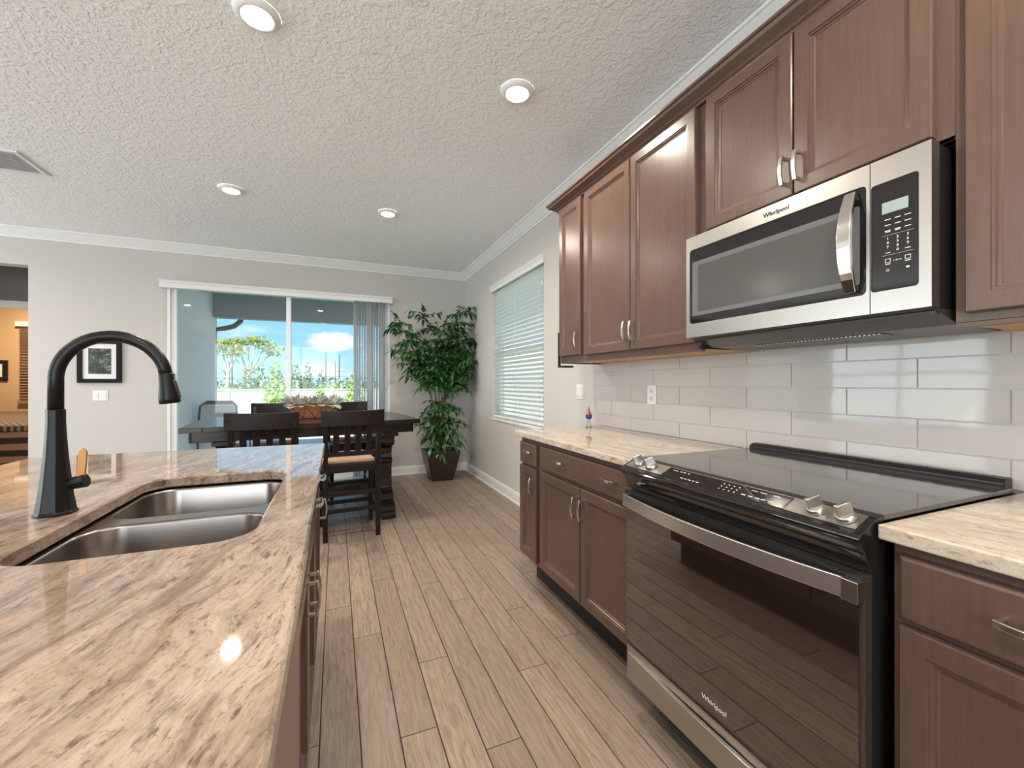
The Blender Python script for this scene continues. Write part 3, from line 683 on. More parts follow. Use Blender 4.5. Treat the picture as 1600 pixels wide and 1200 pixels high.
for i, ch in enumerate('1234567890'):
    y = cols[i % 3] if i < 9 else cols[1]; z = 1.549 - .0105 * (i // 3)
    text('key_digit', ch, .0095, face_mx(MX + .0024, y, z), m_mark, mc)
text('key_digit', '+ 30 Sec', .005, face_mx(MX + .0024, cols[1], 1.492), m_mark, mc)
bm = BM(); prism(bm, [(1.285, 1.3655), (1.40, 1.332), (1.62, 1.326), (1.655, 1.340), (1.655, 1.3655)], lambda a, b, d: (a, d, b), M0 + .004, M1 - .004); bt = obj('bottom_vent', bm, m_vent, mw, bevel=.002)
bm = BM()
for i in range(34): y = .70 + i * .012; box(bm, 1.43, 1.50, y, y + .006, 1.3275, 1.3292)
obj('grille', bm, m_steel, bt)
bm = BM(); box(bm, 1.34, 1.50, M1 - .003, M1 + .012, 1.327, 1.342); obj('side_bracket', bm, m_black, mw)
for (y) in (M0 + .02,): bm = BM(); lathe(bm, [(.004, 0), (.004, .002), (0, .003)], (1.315, y, 1.356), 10, M=Matrix.Rotation(PI, 3, 'X')); obj('screw', bm, m_chrome, mw)

# ------------------------------------------------------------------ bird ornament
bo = thing('bird_ornament', 'small blue and copper bird ornament on thin wire legs standing on the counter end', 'ornament', (1.506, 2.313, .9055))
m_blue = mat('blue_glass', (.01, .03, .28), .12, spec=.7); m_copper = mat('copper', (.42, .16, .09), .35, .6)
bm = BM(); lathe(bm, [(0, .052), (.014, .056), (.021, .067), (.021, .078), (.013, .086)], (1.506, 2.313, .9055), 16); obj('body', bm, m_blue, bo)
bm = BM(); lathe(bm, [(.019, .080), (.015, .092), (.008, .104), (.005, .113), (.007, .118), (.004, .126), (.0, .134)], (1.506, 2.313, .9055), 14); tube(bm, [(1.506, 2.313, 1.022), (1.492, 2.318, 1.017)], [.003, .0008], 6); obj('neck_and_head', bm, m_copper, bo, smooth=True)
for s in (-1, 1):
    bm = BM(); fx_, fy_ = 1.506 + s * .013, 2.313 - s * .003
    tube(bm, [(1.506 + s * .004, 2.313, .9055 + .054), (fx_, fy_, .9075)], .0015, 6); tube(bm, [(fx_ - .012, fy_, .9073), (fx_ + .012, fy_ - .004, .9073)], .0015, 6); tube(bm, [(fx_, fy_, .9073), (fx_ - .004, fy_ - .012, .9073)], .0014, 6)
    obj('leg', bm, m_black, bo)

# ------------------------------------------------------------------ island
IX0, IX1, IY0, IY1 = -1.075, -.047, -1.25, 2.19
bm = BM(); OUT = [(IX0, IY0), (IX1, IY0), (IX1, IY1 - .0), (IX0, IY1)]
OUT = rrect(IX0, IX1, IY0, IY1, .012, 3)
SX0, SX1, SY0, SY1 = -.503, -.145, .893, 1.565
HOLE = rrect(SX0, SX1, SY0, SY1, .075, 8)
bm = BM(); lv = {}
zs = (.875, .878, .901, .905); ins = (.003, 0, 0, .004)
def loops(poly_fn): 
    return [[V(bm, (*p, z)) for p in poly_fn(i)] for z, i in zip(zs, ins)]
oL = loops(lambda i: rrect(IX0 + i, IX1 - i, IY0 + i, IY1 - i, .012, 3)); hL = loops(lambda i: rrect(SX0 - i, SX1 + i, SY0 - i, SY1 + i, .075, 8))
for LL in (oL, hL):
    for a, b in zip(LL, LL[1:]):
        for i in range(len(a)): bm.faces.new((a[i], a[(i + 1) % len(a)], b[(i + 1) % len(a)], b[i]))
for k in (0, 3):
    e = []
    for lp in (oL[k], hL[k]):
        for i in range(len(lp)): 
            ed = bm.edges.get((lp[i], lp[(i + 1) % len(lp)])); e.append(ed)
    bmesh.ops.triangle_fill(bm, edges=e, use_beauty=True)
tag(obj('island_countertop', bm, m_gran), 'brown streaked granite island countertop filling the lower left with the sink cut into it', 'countertop')
# sink : undermount double bowl
sk = thing('kitchen_sink', 'undermount stainless steel double-bowl sink in the island', 'sink', (-.324, 1.229, .66))
def bowl(x0, x1, y0, y1, zt, depth, r, nm):
    bm = BM(); R = []
    for ins_, z in ((0, zt), (.002, zt - .006), (.006, zt - depth + .05), (.016, zt - depth + .018), (.04, zt - depth + .003), (.07, zt - depth)):
        R.append([V(bm, (*p, z)) for p in rrect(x0 + ins_, x1 - ins_, y0 + ins_, y1 - ins_, max(r - ins_ * .5, .02), 8)])
    for a, b in zip(R, R[1:]):
        for i in range(len(a)): bm.faces.new((a[i], b[i], b[(i + 1) % len(a)], a[(i + 1) % len(a)])).smooth = True
    bm.faces.new(R[-1]); o = obj(nm, bm, m_sink, sk); q = o.modifiers.new('s', 'SOLIDIFY'); q.thickness = .0012; q.offset = 1
    cx, cy = (x0 + x1) / 2, (y0 + y1) / 2
    bm = BM(); lathe(bm, [(0, .002), (.025, .002), (.03, .006), (.045, .006), (.05, .001)], (cx, cy, zt - depth), 24); obj('drain', bm, m_chrome, o)
bowl(-.499, -.149, .90, 1.205, .870, .20, .07, 'near_bowl'); bowl(-.499, -.149, 1.250, 1.558, .870, .20, .07, 'far_bowl')
bm = BM(); zt = .8745; F = [(-.52, -.13, .875, 1.583)]
O = rrect(-.525, -.123, .870, 1.588, .08, 6); H1 = rrect(-.499, -.149, .90, 1.205, .07, 8); H2 = rrect(-.499, -.149, 1.250, 1.558, .07, 8)
E_ = []; 
for P_, z in ((O, .8700), (H1, .8700), (H2, .8700)):
    vs = [V(bm, (*p, z)) for p in P_]; E_ += [bm.edges.new((vs[i], vs[(i + 1) % len(vs)])) for i in range(len(vs))]
bmesh.ops.triangle_fill(bm, edges=E_, use_beauty=True); o = obj('rim_flange', bm, m_sink, sk); q = o.modifiers.new('s', 'SOLIDIFY'); q.thickness = .0012; q.offset = 0
# island cabinets (face +X)
IF, IDF = -.088, -.068
def icab(name, label, y0, y1, cat='cabinet', hollow=None):
    t_ = thing(name, label, cat, (-.4, (y0 + y1) / 2, 0), 'island cabinets')
    bm = BM()
    if hollow:
        box(bm, IX0 + .3, IF, y0, y0 + .018, .165, .8745); box(bm, IX0 + .3, IF, y1 - .018, y1, .165, .8745); box(bm, IX0 + .3, IF, y0 + .018, y1 - .018, .165, .183); box(bm, IX0 + .3, IX0 + .318, y0 + .018, y1 - .018, .183, .8745)
        box(bm, IF - .018, IF, y0 + .018, y1 - .018, .183, .225); box(bm, IF - .018, IF, y0 + .018, y1 - .018, .70, .8745)
    else: box(bm, IX0 + .3, IF, y0, y1, .165, .8745)
    obj('cabinet_box', bm, m_cab, t_, bevel=.0012)
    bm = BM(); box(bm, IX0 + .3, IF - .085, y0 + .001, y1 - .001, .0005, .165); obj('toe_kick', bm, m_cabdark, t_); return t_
ia = icab('island_cabinet', 'dark wood island cabinet at the far end nearest the dining chairs', 1.640, 2.15)
front(ia, 'drawer', IDF, 1, 1.66, 2.12, .726, .85, [(1.9, .80, 0)]); front(ia, 'door', IDF, 1, 1.66, 2.12, .188, .712, [(2.09, .62, 1)])
ib_ = icab('island_cabinet', 'dark wood two-door sink cabinet in the middle of the island aisle side', .870, 1.6395, hollow=True)
front(ib_, 'drawer', IDF, 1, .89, 1.62, .726, .85, [(1.507, .80, 0)]); front(ib_, 'door', IDF, 1, 1.258, 1.62, .188, .712, [(1.285, .62, 1)]); front(ib_, 'door', IDF, 1, .89, 1.252, .188, .712, [(1.225, .62, 1)])
dw = thing('dishwasher', 'stainless steel dishwasher with a brown reflection painted in, built into the near end of the island', 'dishwasher', (-.4, .56, 0))
bm = BM(); box(bm, -.70, -.095, .262, .868, .10, .870); obj('dishwasher_tub', bm, m_black, dw)
m_dw = brushed('brown_reflection_steel', (.36, .27, .23), .3, (1, .03, 1))  # stainless front; the brown it reflects is put into the base colour
bm = BM(); box(bm, -.0945, -.062, .265, .865, .12, .866); dd = obj('dishwasher_door', bm, m_dw, dw, bevel=.006)
bm = BM()
for i in range(8): box(bm, -.0618, -.0610, .33 + i * .055, .35 + i * .055, .835, .838)
obj('control_marks', bm, m_markd, dd)
bm = BM(); box(bm, -.66, -.17, .28, .85, .0005, .10); obj('kick_plate', bm, m_black, dw)
ic = icab('island_cabinet', 'dark wood island cabinet at the near end beside the camera', -1.22, .2615)
front(ic, 'door', IDF, 1, -.50, .24, .188, .85); front(ic, 'door', IDF, 1, -1.20, -.51, .188, .85)
bm = BM(); box(bm, -1.06 + .26, -.7765, -1.22, 2.15, .0005, .8745); tag(obj('island_back_panel', bm, m_cab), 'dark wood panel closing the seating side of the island', 'panel')

# faucet
fc = thing('kitchen_faucet', 'tall matt black pull-down kitchen faucet arching over the island sink', 'faucet', (-.560, 1.222, .9055))
FX, FY = -.560, 1.222
bm = BM()
lathe(bm, [(.036, 0), (.036, .003), (.0325, .008), (.028, .04), (.0235, .085), (.020, .125), (.0175, .165), (.0160, .198), (.0160, .226)], (FX, FY, .9055), 8, smooth=False, M=Matrix.Rotation(PI / 8, 3, 'Z'))
fb = obj('faucet_body', bm, m_bronze, fc, bevel=.002)
P = [(FX, FY, .9055 + .222), (FX, FY, 1.20)]
R_ = .0965; cx, cz = FX + R_, 1.197
for i in range(1, 21):
    a = PI - (PI * .965) * i / 20; P.append((cx + R_ * math.cos(a), FY, cz + R_ * 1.0 * math.sin(a)))
bm = BM(); tube(bm, P, [.0130] * len(P), 20); obj('spout', bm, m_bronze, fc)
e0 = Vector(P[-1]); dn = (e0 - Vector(P[-2])).normalized(); dn = Vector((.12, 0, -1)).normalized()
bm = BM(); tube(bm, [e0 - dn * .004, e0, e0 + dn * .02, e0 + dn * .055, e0 + dn * .066, e0 + dn * .068], [.0130, .0142, .0155, .0205, .0205, .017], 20); sh = obj('spray_head', bm, m_bronze, fc)
bm = BM(); bar(bm, e0 + dn * .012 + Vector((.0125, 0, 0)), e0 + dn * .055 + Vector((.0185, 0, 0)), .012, .009, up=(1, 0, 0)); obj('spray_button', bm, m_black, sh, bevel=.003)
bm = BM(); hub0 = Vector((FX + .018, FY, .966)); hub1 = Vector((FX + .052, FY - .004, .974))
tube(bm, [hub0, hub0.lerp(hub1, .5), hub1], [.012, .014, .0155], 8); hb_ = obj('handle_hub', bm, m_bronze, fc, bevel=.001)
bm = BM(); prev = None; l0 = hub1 + Vector((-.009, 0, .009)); l1 = l0 + Vector((.006, -.004, .062))
for i in range(9):
    s = i / 8; w = .0075 * math.sqrt(max(0.02, 1 - max(0, (s - .8) / .2) ** 2)); p = l0.lerp(l1, s)
    r = [V(bm, p + Vector((a * w, 0, 0)) + Vector((0, b * .003, 0))) for a, b in ((-1, -1), (1, -1), (1, 1), (-1, 1))]
    if prev:
        for q in range(4): bm.faces.new((prev[q], prev[(q + 1) % 4], r[(q + 1) % 4], r[q]))
    else: bm.faces.new(r)
    prev = r
bm.faces.new(prev[::-1]); obj('handle_lever', bm, m_lever, hb_, bevel=.0015, label='amber brown lever')

# ------------------------------------------------------------------ dining table
TA = math.radians(5.6); TC = Vector((-.215, 4.24, 0))
tb = thing('dining_table', 'dark wood counter-height trestle dining table in front of the sliding door', 'table', (0, 0, 0))
TLn, TD, TZ = 1.72, 1.10, .875
bm = BM(); y = -TD / 2; n = 6
for i in range(n):
    a = -TD / 2 + TD * i / n; box(bm, -TLn / 2 + .14, TLn / 2 - .14, a + .0008, a + TD / n - .0008, TZ - .038, TZ)
for s in (-1, 1): box(bm, s * TLn / 2, s * (TLn / 2 - .139), -TD / 2, TD / 2, TZ - .038, TZ)
obj('tabletop', bm, m_tablew, tb, bevel=.003)
bm = BM()
for s in (-1, 1):
    box(bm, -TLn / 2 + .05, TLn / 2 - .05, s * (TD / 2 - .05), s * (TD / 2 - .075), TZ - .115, TZ - .0385)
    box(bm, s * (TLn / 2 - .05), s * (TLn / 2 - .075), -TD / 2 + .05, TD / 2 - .05, TZ - .115, TZ - .0385)
obj('apron', bm, m_tablew, tb, bevel=.004)
prof = [(.50, 0), (.50, .035), (.485, .05), (.495, .075), (.49, .10), (.46, .125), (.44, .14), (.455, .165), (.45, .20), (.41, .235), (.385, .26), (.375, .33), (.375, .42), (.385, .475), (.41, .49), (.415, .51), (.39, .525), (.375, .56), (.385, .61), (.43, .64), (.455, .665), (.45, .70), (.46, .715), (.48, .73), (.48, .7595)]
prof = [(a - .02, b) for a, b in prof]
def ped(cx):
    bm = BM()
    poly = prof + [(-a, b) for a, b in prof[::-1]]
    inner = [(a - .13, b) for a, b in prof if .12 < b < .64]
    prism(bm, [(a, b) for a, b in prof if b <= .14] + [(-a, b) for a, b in prof[::-1] if b <= .14], lambda a, b, d: (cx + d, a, b), -.06, .06)
    prism(bm, [(a, b) for a, b in prof if b >= .64] + [(-a, b) for a, b in prof[::-1] if b >= .64], lambda a, b, d: (cx + d, a, b), -.06, .06)
    for s in (-1, 1):
        mid = [(a, b) for a, b in prof if .135 <= b <= .645]
        prism(bm, [(s * a, b) for a, b in mid] + [(s * .20, mid[-1][1]), (s * .24, mid[0][1])], lambda a, b, d: (cx + d, a, b), -.05, .05)
    box(bm, cx - .075, cx + .075, -.52, .52, .7595 - .03, .7597)
    return obj('pedestal', bm, m_tablew, tb, bevel=.003)
ped(.60); ped(-.60)
bm = BM(); box(bm, -.56, .56, -.05, .05, .14, .24); obj('stretcher', bm, m_tablew, tb, bevel=.004)
tb.location = TC; tb.rotation_euler.z = TA
# chair : back at -y
def chair():
    t_ = thing('dining_chair', '', 'chair', (0, 0, 0), 'dark wood counter-height dining chairs')
    def yb(z): return -.20 - max(0, z - .55) ** 1.3 * .22
    for s in (-1, 1):
        bm = BM(); zz = [0, .3, .55, .75, .955]
        for a, b in zip(zz, zz[1:]): bar(bm, (s * .190, yb(a) + .0, a), (s * .190, yb(b), b), .034, .034, up=(0, 1, 0))
        obj('leg', bm, m_chairw, t_, bevel=.003)
        bm = BM(); bar(bm, (s * .195, .20, 0), (s * .195, .19, .56), .034, .034, up=(0, 1, 0), w2=.042, d2=.042); obj('leg', bm, m_chairw, t_, bevel=.003)
        bm = BM(); bar(bm, (s * .19, -.185, .18), (s * .195, .18, .18), .02, .03); bar(bm, (s * .19, -.185, .30), (s * .195, .18, .30), .02, .03); obj('side_stretcher', bm, m_chairw, t_, bevel=.002)
    bm = BM()
    for z in (.225, .35): bar(bm, (-.18, -.20, z), (.18, -.20, z), .02, .032)
    obj('back_stretcher', bm, m_chairw, t_, bevel=.002)
    bm = BM()
    for z in (.19, .345): bar(bm, (-.18, .197, z), (.18, .197, z), .02, .032)
    obj('front_stretcher', bm, m_chairw, t_, bevel=.002)
    bm = BM(); prev = None
    for i in range(13):
        s = i / 12 * 2 - 1; x = s * .225; dy = -.022 * (1 - s * s); zt = .985 + .006 * s * s
        r = [V(bm, (x, yb(.93) + dy - .012 + o_, z)) for o_, z in ((-.0, .872), (.022, .872), (.018, zt), (-.004, zt))]
        if prev:
            for q in range(4): bm.faces.new((prev[q], prev[(q + 1) % 4], r[(q + 1) % 4], r[q]))
        else: bm.faces.new(r)
        prev = r
    bm.faces.new(prev[::-1]); obj('crest_rail', bm, m_chairw, t_, bevel=.003)
    bm = BM(); bar(bm, (-.18, yb(.65) - .002, .655), (.18, yb(.65) - .002, .655), .022, .034); obj('lower_rail', bm, m_chairw, t_, bevel=.002)
    for i in range(4):
        x = -.118 + i * .0787; bm = BM(); bar(bm, (x, yb(.66), .66), (x, yb(.88) - .014, .88), .042, .011, up=(0, 1, 0)); obj('slat', bm, m_chairw, t_, bevel=.002)
    bm = BM(); prism(bm, [(-.205, -.20), (.205, -.20), (.215, .215), (-.215, .215)], lambda a, b, d: (a, b, d), .510, .575); obj('seat_frame', bm, m_chairw, t_, bevel=.004)
    bm = BM(); box(bm, -.172, .172, -.185, .205, .575, .606); obj('seat', bm, m_seat, t_, bevel=.016, seg=4, label='tan upholstered seat')
    return t_
ch = chair()
def put(o, x, y, a, lab): o.location = (x, y, 0); o.rotation_euler.z = a; o['label'] = lab
put(ch, .100, 3.650, math.radians(4.5), 'dark slat-back dining chair nearest the aisle, seen whole with its tan seat')
cpy = copy_tree(ch); put(cpy, -.475, 3.60, math.radians(2), 'dark slat-back dining chair half hidden behind the island edge, left of the near pair')
cpy = copy_tree(ch); put(cpy, -.55, 4.74, PI + TA, 'dining chair on the far side of the table behind the left end of the planter')
cpy = copy_tree(ch); put(cpy, .135, 4.80, PI + TA, 'dining chair on the far side of the table behind the right end of the planter')

# planter centrepiece
pl = thing('table_planter', 'copper-coloured trapezoid planter of grey-green lamb ear leaves on the dining table', 'planter', (0, 0, 0))
m_cop = noisy('hammered_copper', (.36, .13, .07), (.52, .22, .12), 45, .4, .3, metal=.55); m_lead = mat('dark_bands', (.02, .012, .01), .5)
bm = BM(); a = [V(bm, p) for p in ((-.155, -.06, 0), (.155, -.06, 0), (.155, .06, 0), (-.155, .06, 0))]; b = [V(bm, p) for p in ((-.215, -.09, .135), (.215, -.09, .135), (.215, .09, .135), (-.215, .09, .135))]
bm.faces.new(a[::-1]); c_ = [V(bm, (v_.co.x * .93, v_.co.y * .85, .135)) for v_ in b]; d_ = [V(bm, (v_.co.x * .93, v_.co.y * .85, .11)) for v_ in b]
for i in range(4):
    j = (i + 1) % 4; bm.faces.new((a[i], a[j], b[j], b[i])); bm.faces.new((b[i], b[j], c_[j], c_[i])); bm.faces.new((c_[i], c_[j], d_[j], d_[i]))
bm.faces.new(d_); obj('planter_box', bm, m_cop, pl)
bm = BM()
def onf(s, u, side): return Vector((s * (.155 + .06 * u), side * (.06 + .03 * u + .001), .135 * u))
for side in (-1, 1):
    tube(bm, [onf(-1, .93, side), onf(1, .93, side)], .0028, 5); tube(bm, [onf(-1, .04, side), onf(1, .04, side)], .0028, 5)
    zz = [(-.95, .93), (-.55, .04), (-.35, .93), (.05, .04), (.38, .93), (.65, .04), (.97, .93)]
    for p, q in zip(zz, zz[1:]): tube(bm, [onf(p[0], p[1], side), onf(q[0], q[1], side)], .0026, 5)
obj('zigzag_bands', bm, m_lead, pl)
def leafmesh(bm, p, d, up, L, W, seg=3, droop=.3, mi=0, cup=0):
    d = Vector(d).normalized(); s = d.cross(Vector(up)); s = s.normalized() if s.length > 1e-3 else Vector((1, 0, 0)); n = s.cross(d).normalized()
    prev = [V(bm, p)]; 
    for i in range(1, seg + 1):
        t_ = i / seg; q = Vector(p) + d * L * t_ - Vector((0, 0, 1)) * droop * L * t_ * t_; w = W * math.sin(PI * min(.98, t_ * .82 + .12)) * .5
        if i == seg: cur = [V(bm, q)]
        else: cur = [V(bm, q - s * w + n * w * cup), V(bm, q + s * w + n * w * cup)]
        if len(prev) == 1 and len(cur) == 2: f = bm.faces.new((prev[0], cur[0], cur[1]))
        elif len(cur) == 2: f = bm.faces.new((prev[0], cur[0], cur[1], prev[1]))
        else: f = bm.faces.new((prev[0], cur[0], prev[1]))
        f.material_index = mi; f.smooth = True; prev = cur
def leafmat(name, a, b, rough=.4, tr=.2, sc=6):
    m = translucent(name, a, tr); t = NT(m); q = t.noise(t.coords(), sc, 3, .6); r = t.ramp(q, [(.35, a), (.65, b)]); t.l(r, t.b.inputs['Base Color'])
    for n_ in m.node_tree.nodes:
        if n_.type == 'BSDF_TRANSLUCENT': t.l(r, n_.inputs[0])
    t.b.inputs['Roughness'].default_value = rough; return m
m_sage = leafmat('sage_leaf', (.20, .30, .19), (.46, .54, .42), .7, .15, 40); m_lav = leafmat('dusty_purple_leaf', (.28, .25, .27), (.42, .38, .40), .7, .15, 40)
rnd = random.Random(11); bm = BM()
for i in range(110):
    p = Vector((rnd.uniform(-.19, .19), rnd.uniform(-.07, .07), .12)); L_ = rnd.uniform(.06, .11)
    leafmesh(bm, p, (rnd.uniform(-.6, .6), rnd.choice((-1, 1)) * rnd.uniform(.3, 1), rnd.uniform(.0, .7)), (0, 0, 1), L_, .075, 4, .45, 0)
for i in range(300):
    p = Vector((rnd.uniform(-.19, .19), rnd.uniform(-.07, .07), .12)); x = p.x / .19
    leafmesh(bm, p, (x * .7 + rnd.gauss(0, .35), rnd.gauss(0, .35), 1), (rnd.gauss(0, 1), rnd.gauss(0, 1), .1), rnd.uniform(.05, .15), .024, 4, .25, rnd.choice((0, 1, 1)))
for i in range(24):
    s = rnd.choice((-1, 1)); p = Vector((s * rnd.uniform(.1, .19), rnd.uniform(-.05, .05), .12)); leafmesh(bm, p, (s * 1, rnd.gauss(0, .3), rnd.uniform(.3, .9)), (0, 0, 1), rnd.uniform(.08, .14), .013, 4, .3, 1)
o = obj('foliage', bm, [m_sage, m_lav], pl, recalc=False); o['kind'] = 'stuff'
pl.location = (-.185, 4.22, TZ + .001); pl.rotation_euler.z = TA

# ------------------------------------------------------------------ corner plant
cpx, cpy_ = 1.205, 5.20
cpn = thing('potted_plant', 'tall leafy artificial ficus plant in a dark square tapered pot in the room corner', 'plant', (cpx, cpy_, 0))
m_pot = mat('dark_brown_pot', (.035, .022, .019), .35)
bm = BM(); R = []
for w, z in ((.125, .0005), (.135, .02), (.165, .14), (.192, .27), (.205, .355), (.205, .365), (.188, .365), (.182, .31)):
    R.append([V(bm, (cpx + p[0], cpy_ + p[1], z)) for p in rrect(-w, w, -w, w, .012, 2)])
for a, b in zip(R, R[1:]):
    for i in range(len(a)): bm.faces.new((a[i], a[(i + 1) % len(a)], b[(i + 1) % len(a)], b[i]))
bm.faces.new(R[0][::-1]); obj('pot', bm, m_pot, cpn)
m_soil = noisy('soil', (.04, .028, .02), (.09, .06, .04), 60, .9, .5); bm = BM(); box(bm, cpx - .183, cpx + .183, cpy_ - .183, cpy_ + .183, .29, .325); obj('soil', bm, m_soil, cpn)
m_stem = noisy('plant_stem', (.13, .10, .06), (.22, .18, .11), 50, .7)
m_leaf = leafmat('glossy_dark_leaf', (.018, .06, .02), (.08, .24, .06), .28, .18, 7)
rnd = random.Random(21); stems = []; bmS = BM(); bmL = BM()
tips = [(.30, -.02, 2.10), (-.20, .0, 2.02), (-.50, -.02, 1.92), (.05, -.08, 1.80), (.33, .0, 1.72), (-.32, .05, 1.70), (.0, -.10, 1.50), (.42, -.02, 1.55), (-.45, -.08, 1.55), (.2, .1, 1.9), (-.1, -.12, 1.38), (.25, -.12, 1.35)]
def sprig(p, d, L_, n, sz):
    """leafy twig: alternate drooping leaves, some split at the tip"""
    d = Vector(d).normalized(); pts = [p + d * L_ * i / 4 - Vector((0, 0, 1)) * .25 * L_ * (i / 4) ** 2 for i in range(5)]
    tube(bmS, pts, [.003, .0028, .0024, .002, .0012], 5)
    for k in range(n):
        t_ = (k + .5) / n; q = p + d * L_ * t_ - Vector((0, 0, 1)) * .25 * L_ * t_ * t_; s = 1 if k % 2 else -1
        side = d.cross(Vector((0, 0, 1))).normalized() * s
        dd_ = (side * .9 + d * .5 + Vector((rnd.gauss(0, .3), rnd.gauss(0, .3), rnd.uniform(-.25, .5))))
        Lf = sz * rnd.uniform(.75, 1.2)
        leafmesh(bmL, q, dd_, (rnd.gauss(0, .3), rnd.gauss(0, .3), 1), Lf, Lf * .42, 4, rnd.uniform(.4, .9), cup=.25)
        if rnd.random() < .55: leafmesh(bmL, q, dd_ + Vector((rnd.gauss(0, .5), rnd.gauss(0, .5), rnd.gauss(0, .3))), (0, 0, 1), Lf * .8, Lf * .3, 3, .6, cup=.2)
    leafmesh(bmL, pts[-1], d - Vector((0, 0, .4)), (0, 0, 1), sz, sz * .4, 4, .6, cup=.2)
for i, (tx, ty, tz) in enumerate(tips):
    b0 = Vector((cpx + rnd.uniform(-.06, .06), cpy_ + rnd.uniform(-.05, .05), .31)); e = Vector((cpx + tx, cpy_ + ty, tz))
    m1 = Vector((cpx + rnd.uniform(-.07, .07) + tx * .12, cpy_ + rnd.uniform(-.05, .05), 1.15))
    P = []
    for k in range(13):
        s = k / 12; P.append(b0 * (1 - s) ** 2 + m1 * 2 * s * (1 - s) + e * s * s)
    tube(bmS, P, [.009 - .006 * k / 12 for k in range(13)], 7)
    for k in range(1, 13):
        if P[k].z < 1.14: continue
        for q in range(4):
            a = rnd.uniform(0, 2 * PI); dr = Vector((math.cos(a), math.sin(a) * .7, rnd.uniform(-.1, .7)))
            if P[k].y + dr.y * .2 > BY - .16: dr.y = -abs(dr.y)
            sprig(P[k], dr, rnd.uniform(.12, .22), 6, .10)
    sprig(e, (tx * .6 + rnd.gauss(0, .2), ty, .6), .17, 7, .10)
for i in range(58):
    a = rnd.uniform(0, 2 * PI); z = rnd.uniform(.40, 1.0); b0 = Vector((cpx + rnd.uniform(-.07, .07), cpy_ + rnd.uniform(-.07, .07), z))
    w = 1 - abs(z - .7) * 1.1; sprig(b0, (math.cos(a), math.sin(a) * .75, rnd.uniform(-.3, .6)), rnd.uniform(.16, .26) * w + .04, 6, .095)
for o_ in list(bmL.verts) + list(bmS.verts):
    o_.co.y = min(o_.co.y, BY - .01); o_.co.x = min(o_.co.x, XW - .01)
obj('stems', bmS, m_stem, cpn, recalc=False); o = obj('foliage', bmL, m_leaf, cpn, recalc=False); o['kind'] = 'stuff'

# ------------------------------------------------------------------ passage and bedroom seen through the left opening
bm = BM(); box(bm, -6.5, -2.777 + .6, 6.60, 6.70, 2.13, 2.75); box(bm, -2.9, -2.1, 6.60, 6.70, 0, 2.13); box(bm, -6.5, -4.4, 6.60, 6.70, 0, 2.13); struct('wall_passage', bm, m_grey)
bm = BM(); box(bm, -4.4, -2.9, 6.585, 6.60, 2.045, 2.13); struct('trim_4', bm, m_trim)
bm = BM(); box(bm, -6.5, -2.1, BY + T, 10.2, 2.75, 2.85); struct('ceiling_bedroom', bm, m_wall)
bm = BM(); box(bm, -7.2, -2.1, 9.5, 9.6, 0, 2.75); struct('wall_bedroom', bm, m_tan)
bm = BM(); box(bm, -6.6, -6.5, BY + T, 9.5, 0, 2.75); struct('wall_bedroom_left', bm, m_tan)
bm = BM(); box(bm, -2.2, -2.1, BY + T, 9.5, 0, 2.75); struct('wall_bedroom_right', bm, m_tan)
m_carpet = noisy('carpet', (.30, .24, .18), (.38, .31, .24), 90, .95, .3)
bm = BM(); box(bm, -6.5, -2.2, BY, 9.5, -.1, 0); struct('floor_bedroom', bm, m_carpet)
m_spread = mat('patterned_bedspread', (.2, .1, .06), .7); t = NT(m_spread)
w1_ = t.n('ShaderNodeTexWave', {'Vector': t.coords(rot=(0, 0, .785)), 'Scale': 7}).outputs[0]; w2_ = t.n('ShaderNodeTexWave', {'Vector': t.coords(rot=(0, 0, -.785)), 'Scale': 7}).outputs[0]
t.l(t.ramp(t.mix(1, w1_, w2_, 'MULTIPLY'), [(.1, (.045, .03, .025)), (.5, (.32, .19, .11))]), t.b.inputs['Base Color'])
m_band = mat('striped_bed_cover', (.2, .1, .06), .6); t = NT(m_band); w1_ = t.n('ShaderNodeTexWave', {'Vector': t.coords(), 'Scale': 2.0, 'Distortion': .4}, bands_direction='Z').outputs[0]
t.l(t.ramp(w1_, [(.45, (.02, .014, .012)), (.55, (.34, .19, .10))]), t.b.inputs['Base Color'])
bd = thing('bed', 'bed with a dark brown patterned cover seen through the opening at the left edge', 'bed', (-4.3, 8.2, 0))
bm = BM(); box(bm, -5.3, -3.35, 7.30, 9.40, .0005, .60); obj('bed_base', bm, m_band, bd, bevel=.03)
bm = BM(); prism(bm, [(7.27, .58), (7.27, .66), (7.4, .70), (9.0, .74), (9.42, .74), (9.42, .58)], lambda a, b, d: (d, a, b), -5.33, -3.32); obj('bedspread', bm, m_spread, bd, bevel=.03)
pf2 = thing('framed_picture', 'small dark framed picture on the tan bedroom wall at the left edge', 'picture', (-5.08, 9.5, 1.24))
bm = BM(); box(bm, -5.24, -4.93, 9.475, 9.499, 1.238, 1.572); obj('frame', bm, m_black, pf2); bm = BM(); box(bm, -5.18, -4.99, 9.468, 9.4749, 1.30, 1.51); obj('print', bm, m_trim, pf2)
m_woodblind = mat('bedroom_blind_wood', (.30, .18, .12), .5)
bb = thing('window_blind', 'brown slatted blind on the tan bedroom wall seen through the left opening', 'blind', (-4.5, 9.5, .9))
bm = BM()
for i in range(26): z = .93 + i * .046; bar(bm, (-4.78, 9.465, z), (-4.0, 9.465, z), .045, .004, up=(0, .8, .6))
obj('slats', bm, m_woodblind, bb); bm = BM(); box(bm, -4.82, -3.96, 9.43, 9.499, 2.13, 2.21); obj('valance', bm, m_trim, bb); bm = BM(); box(bm, -4.80, -3.98, 9.44, 9.499, .87, .91); obj('bottom_rail', bm, m_woodblind, bb)
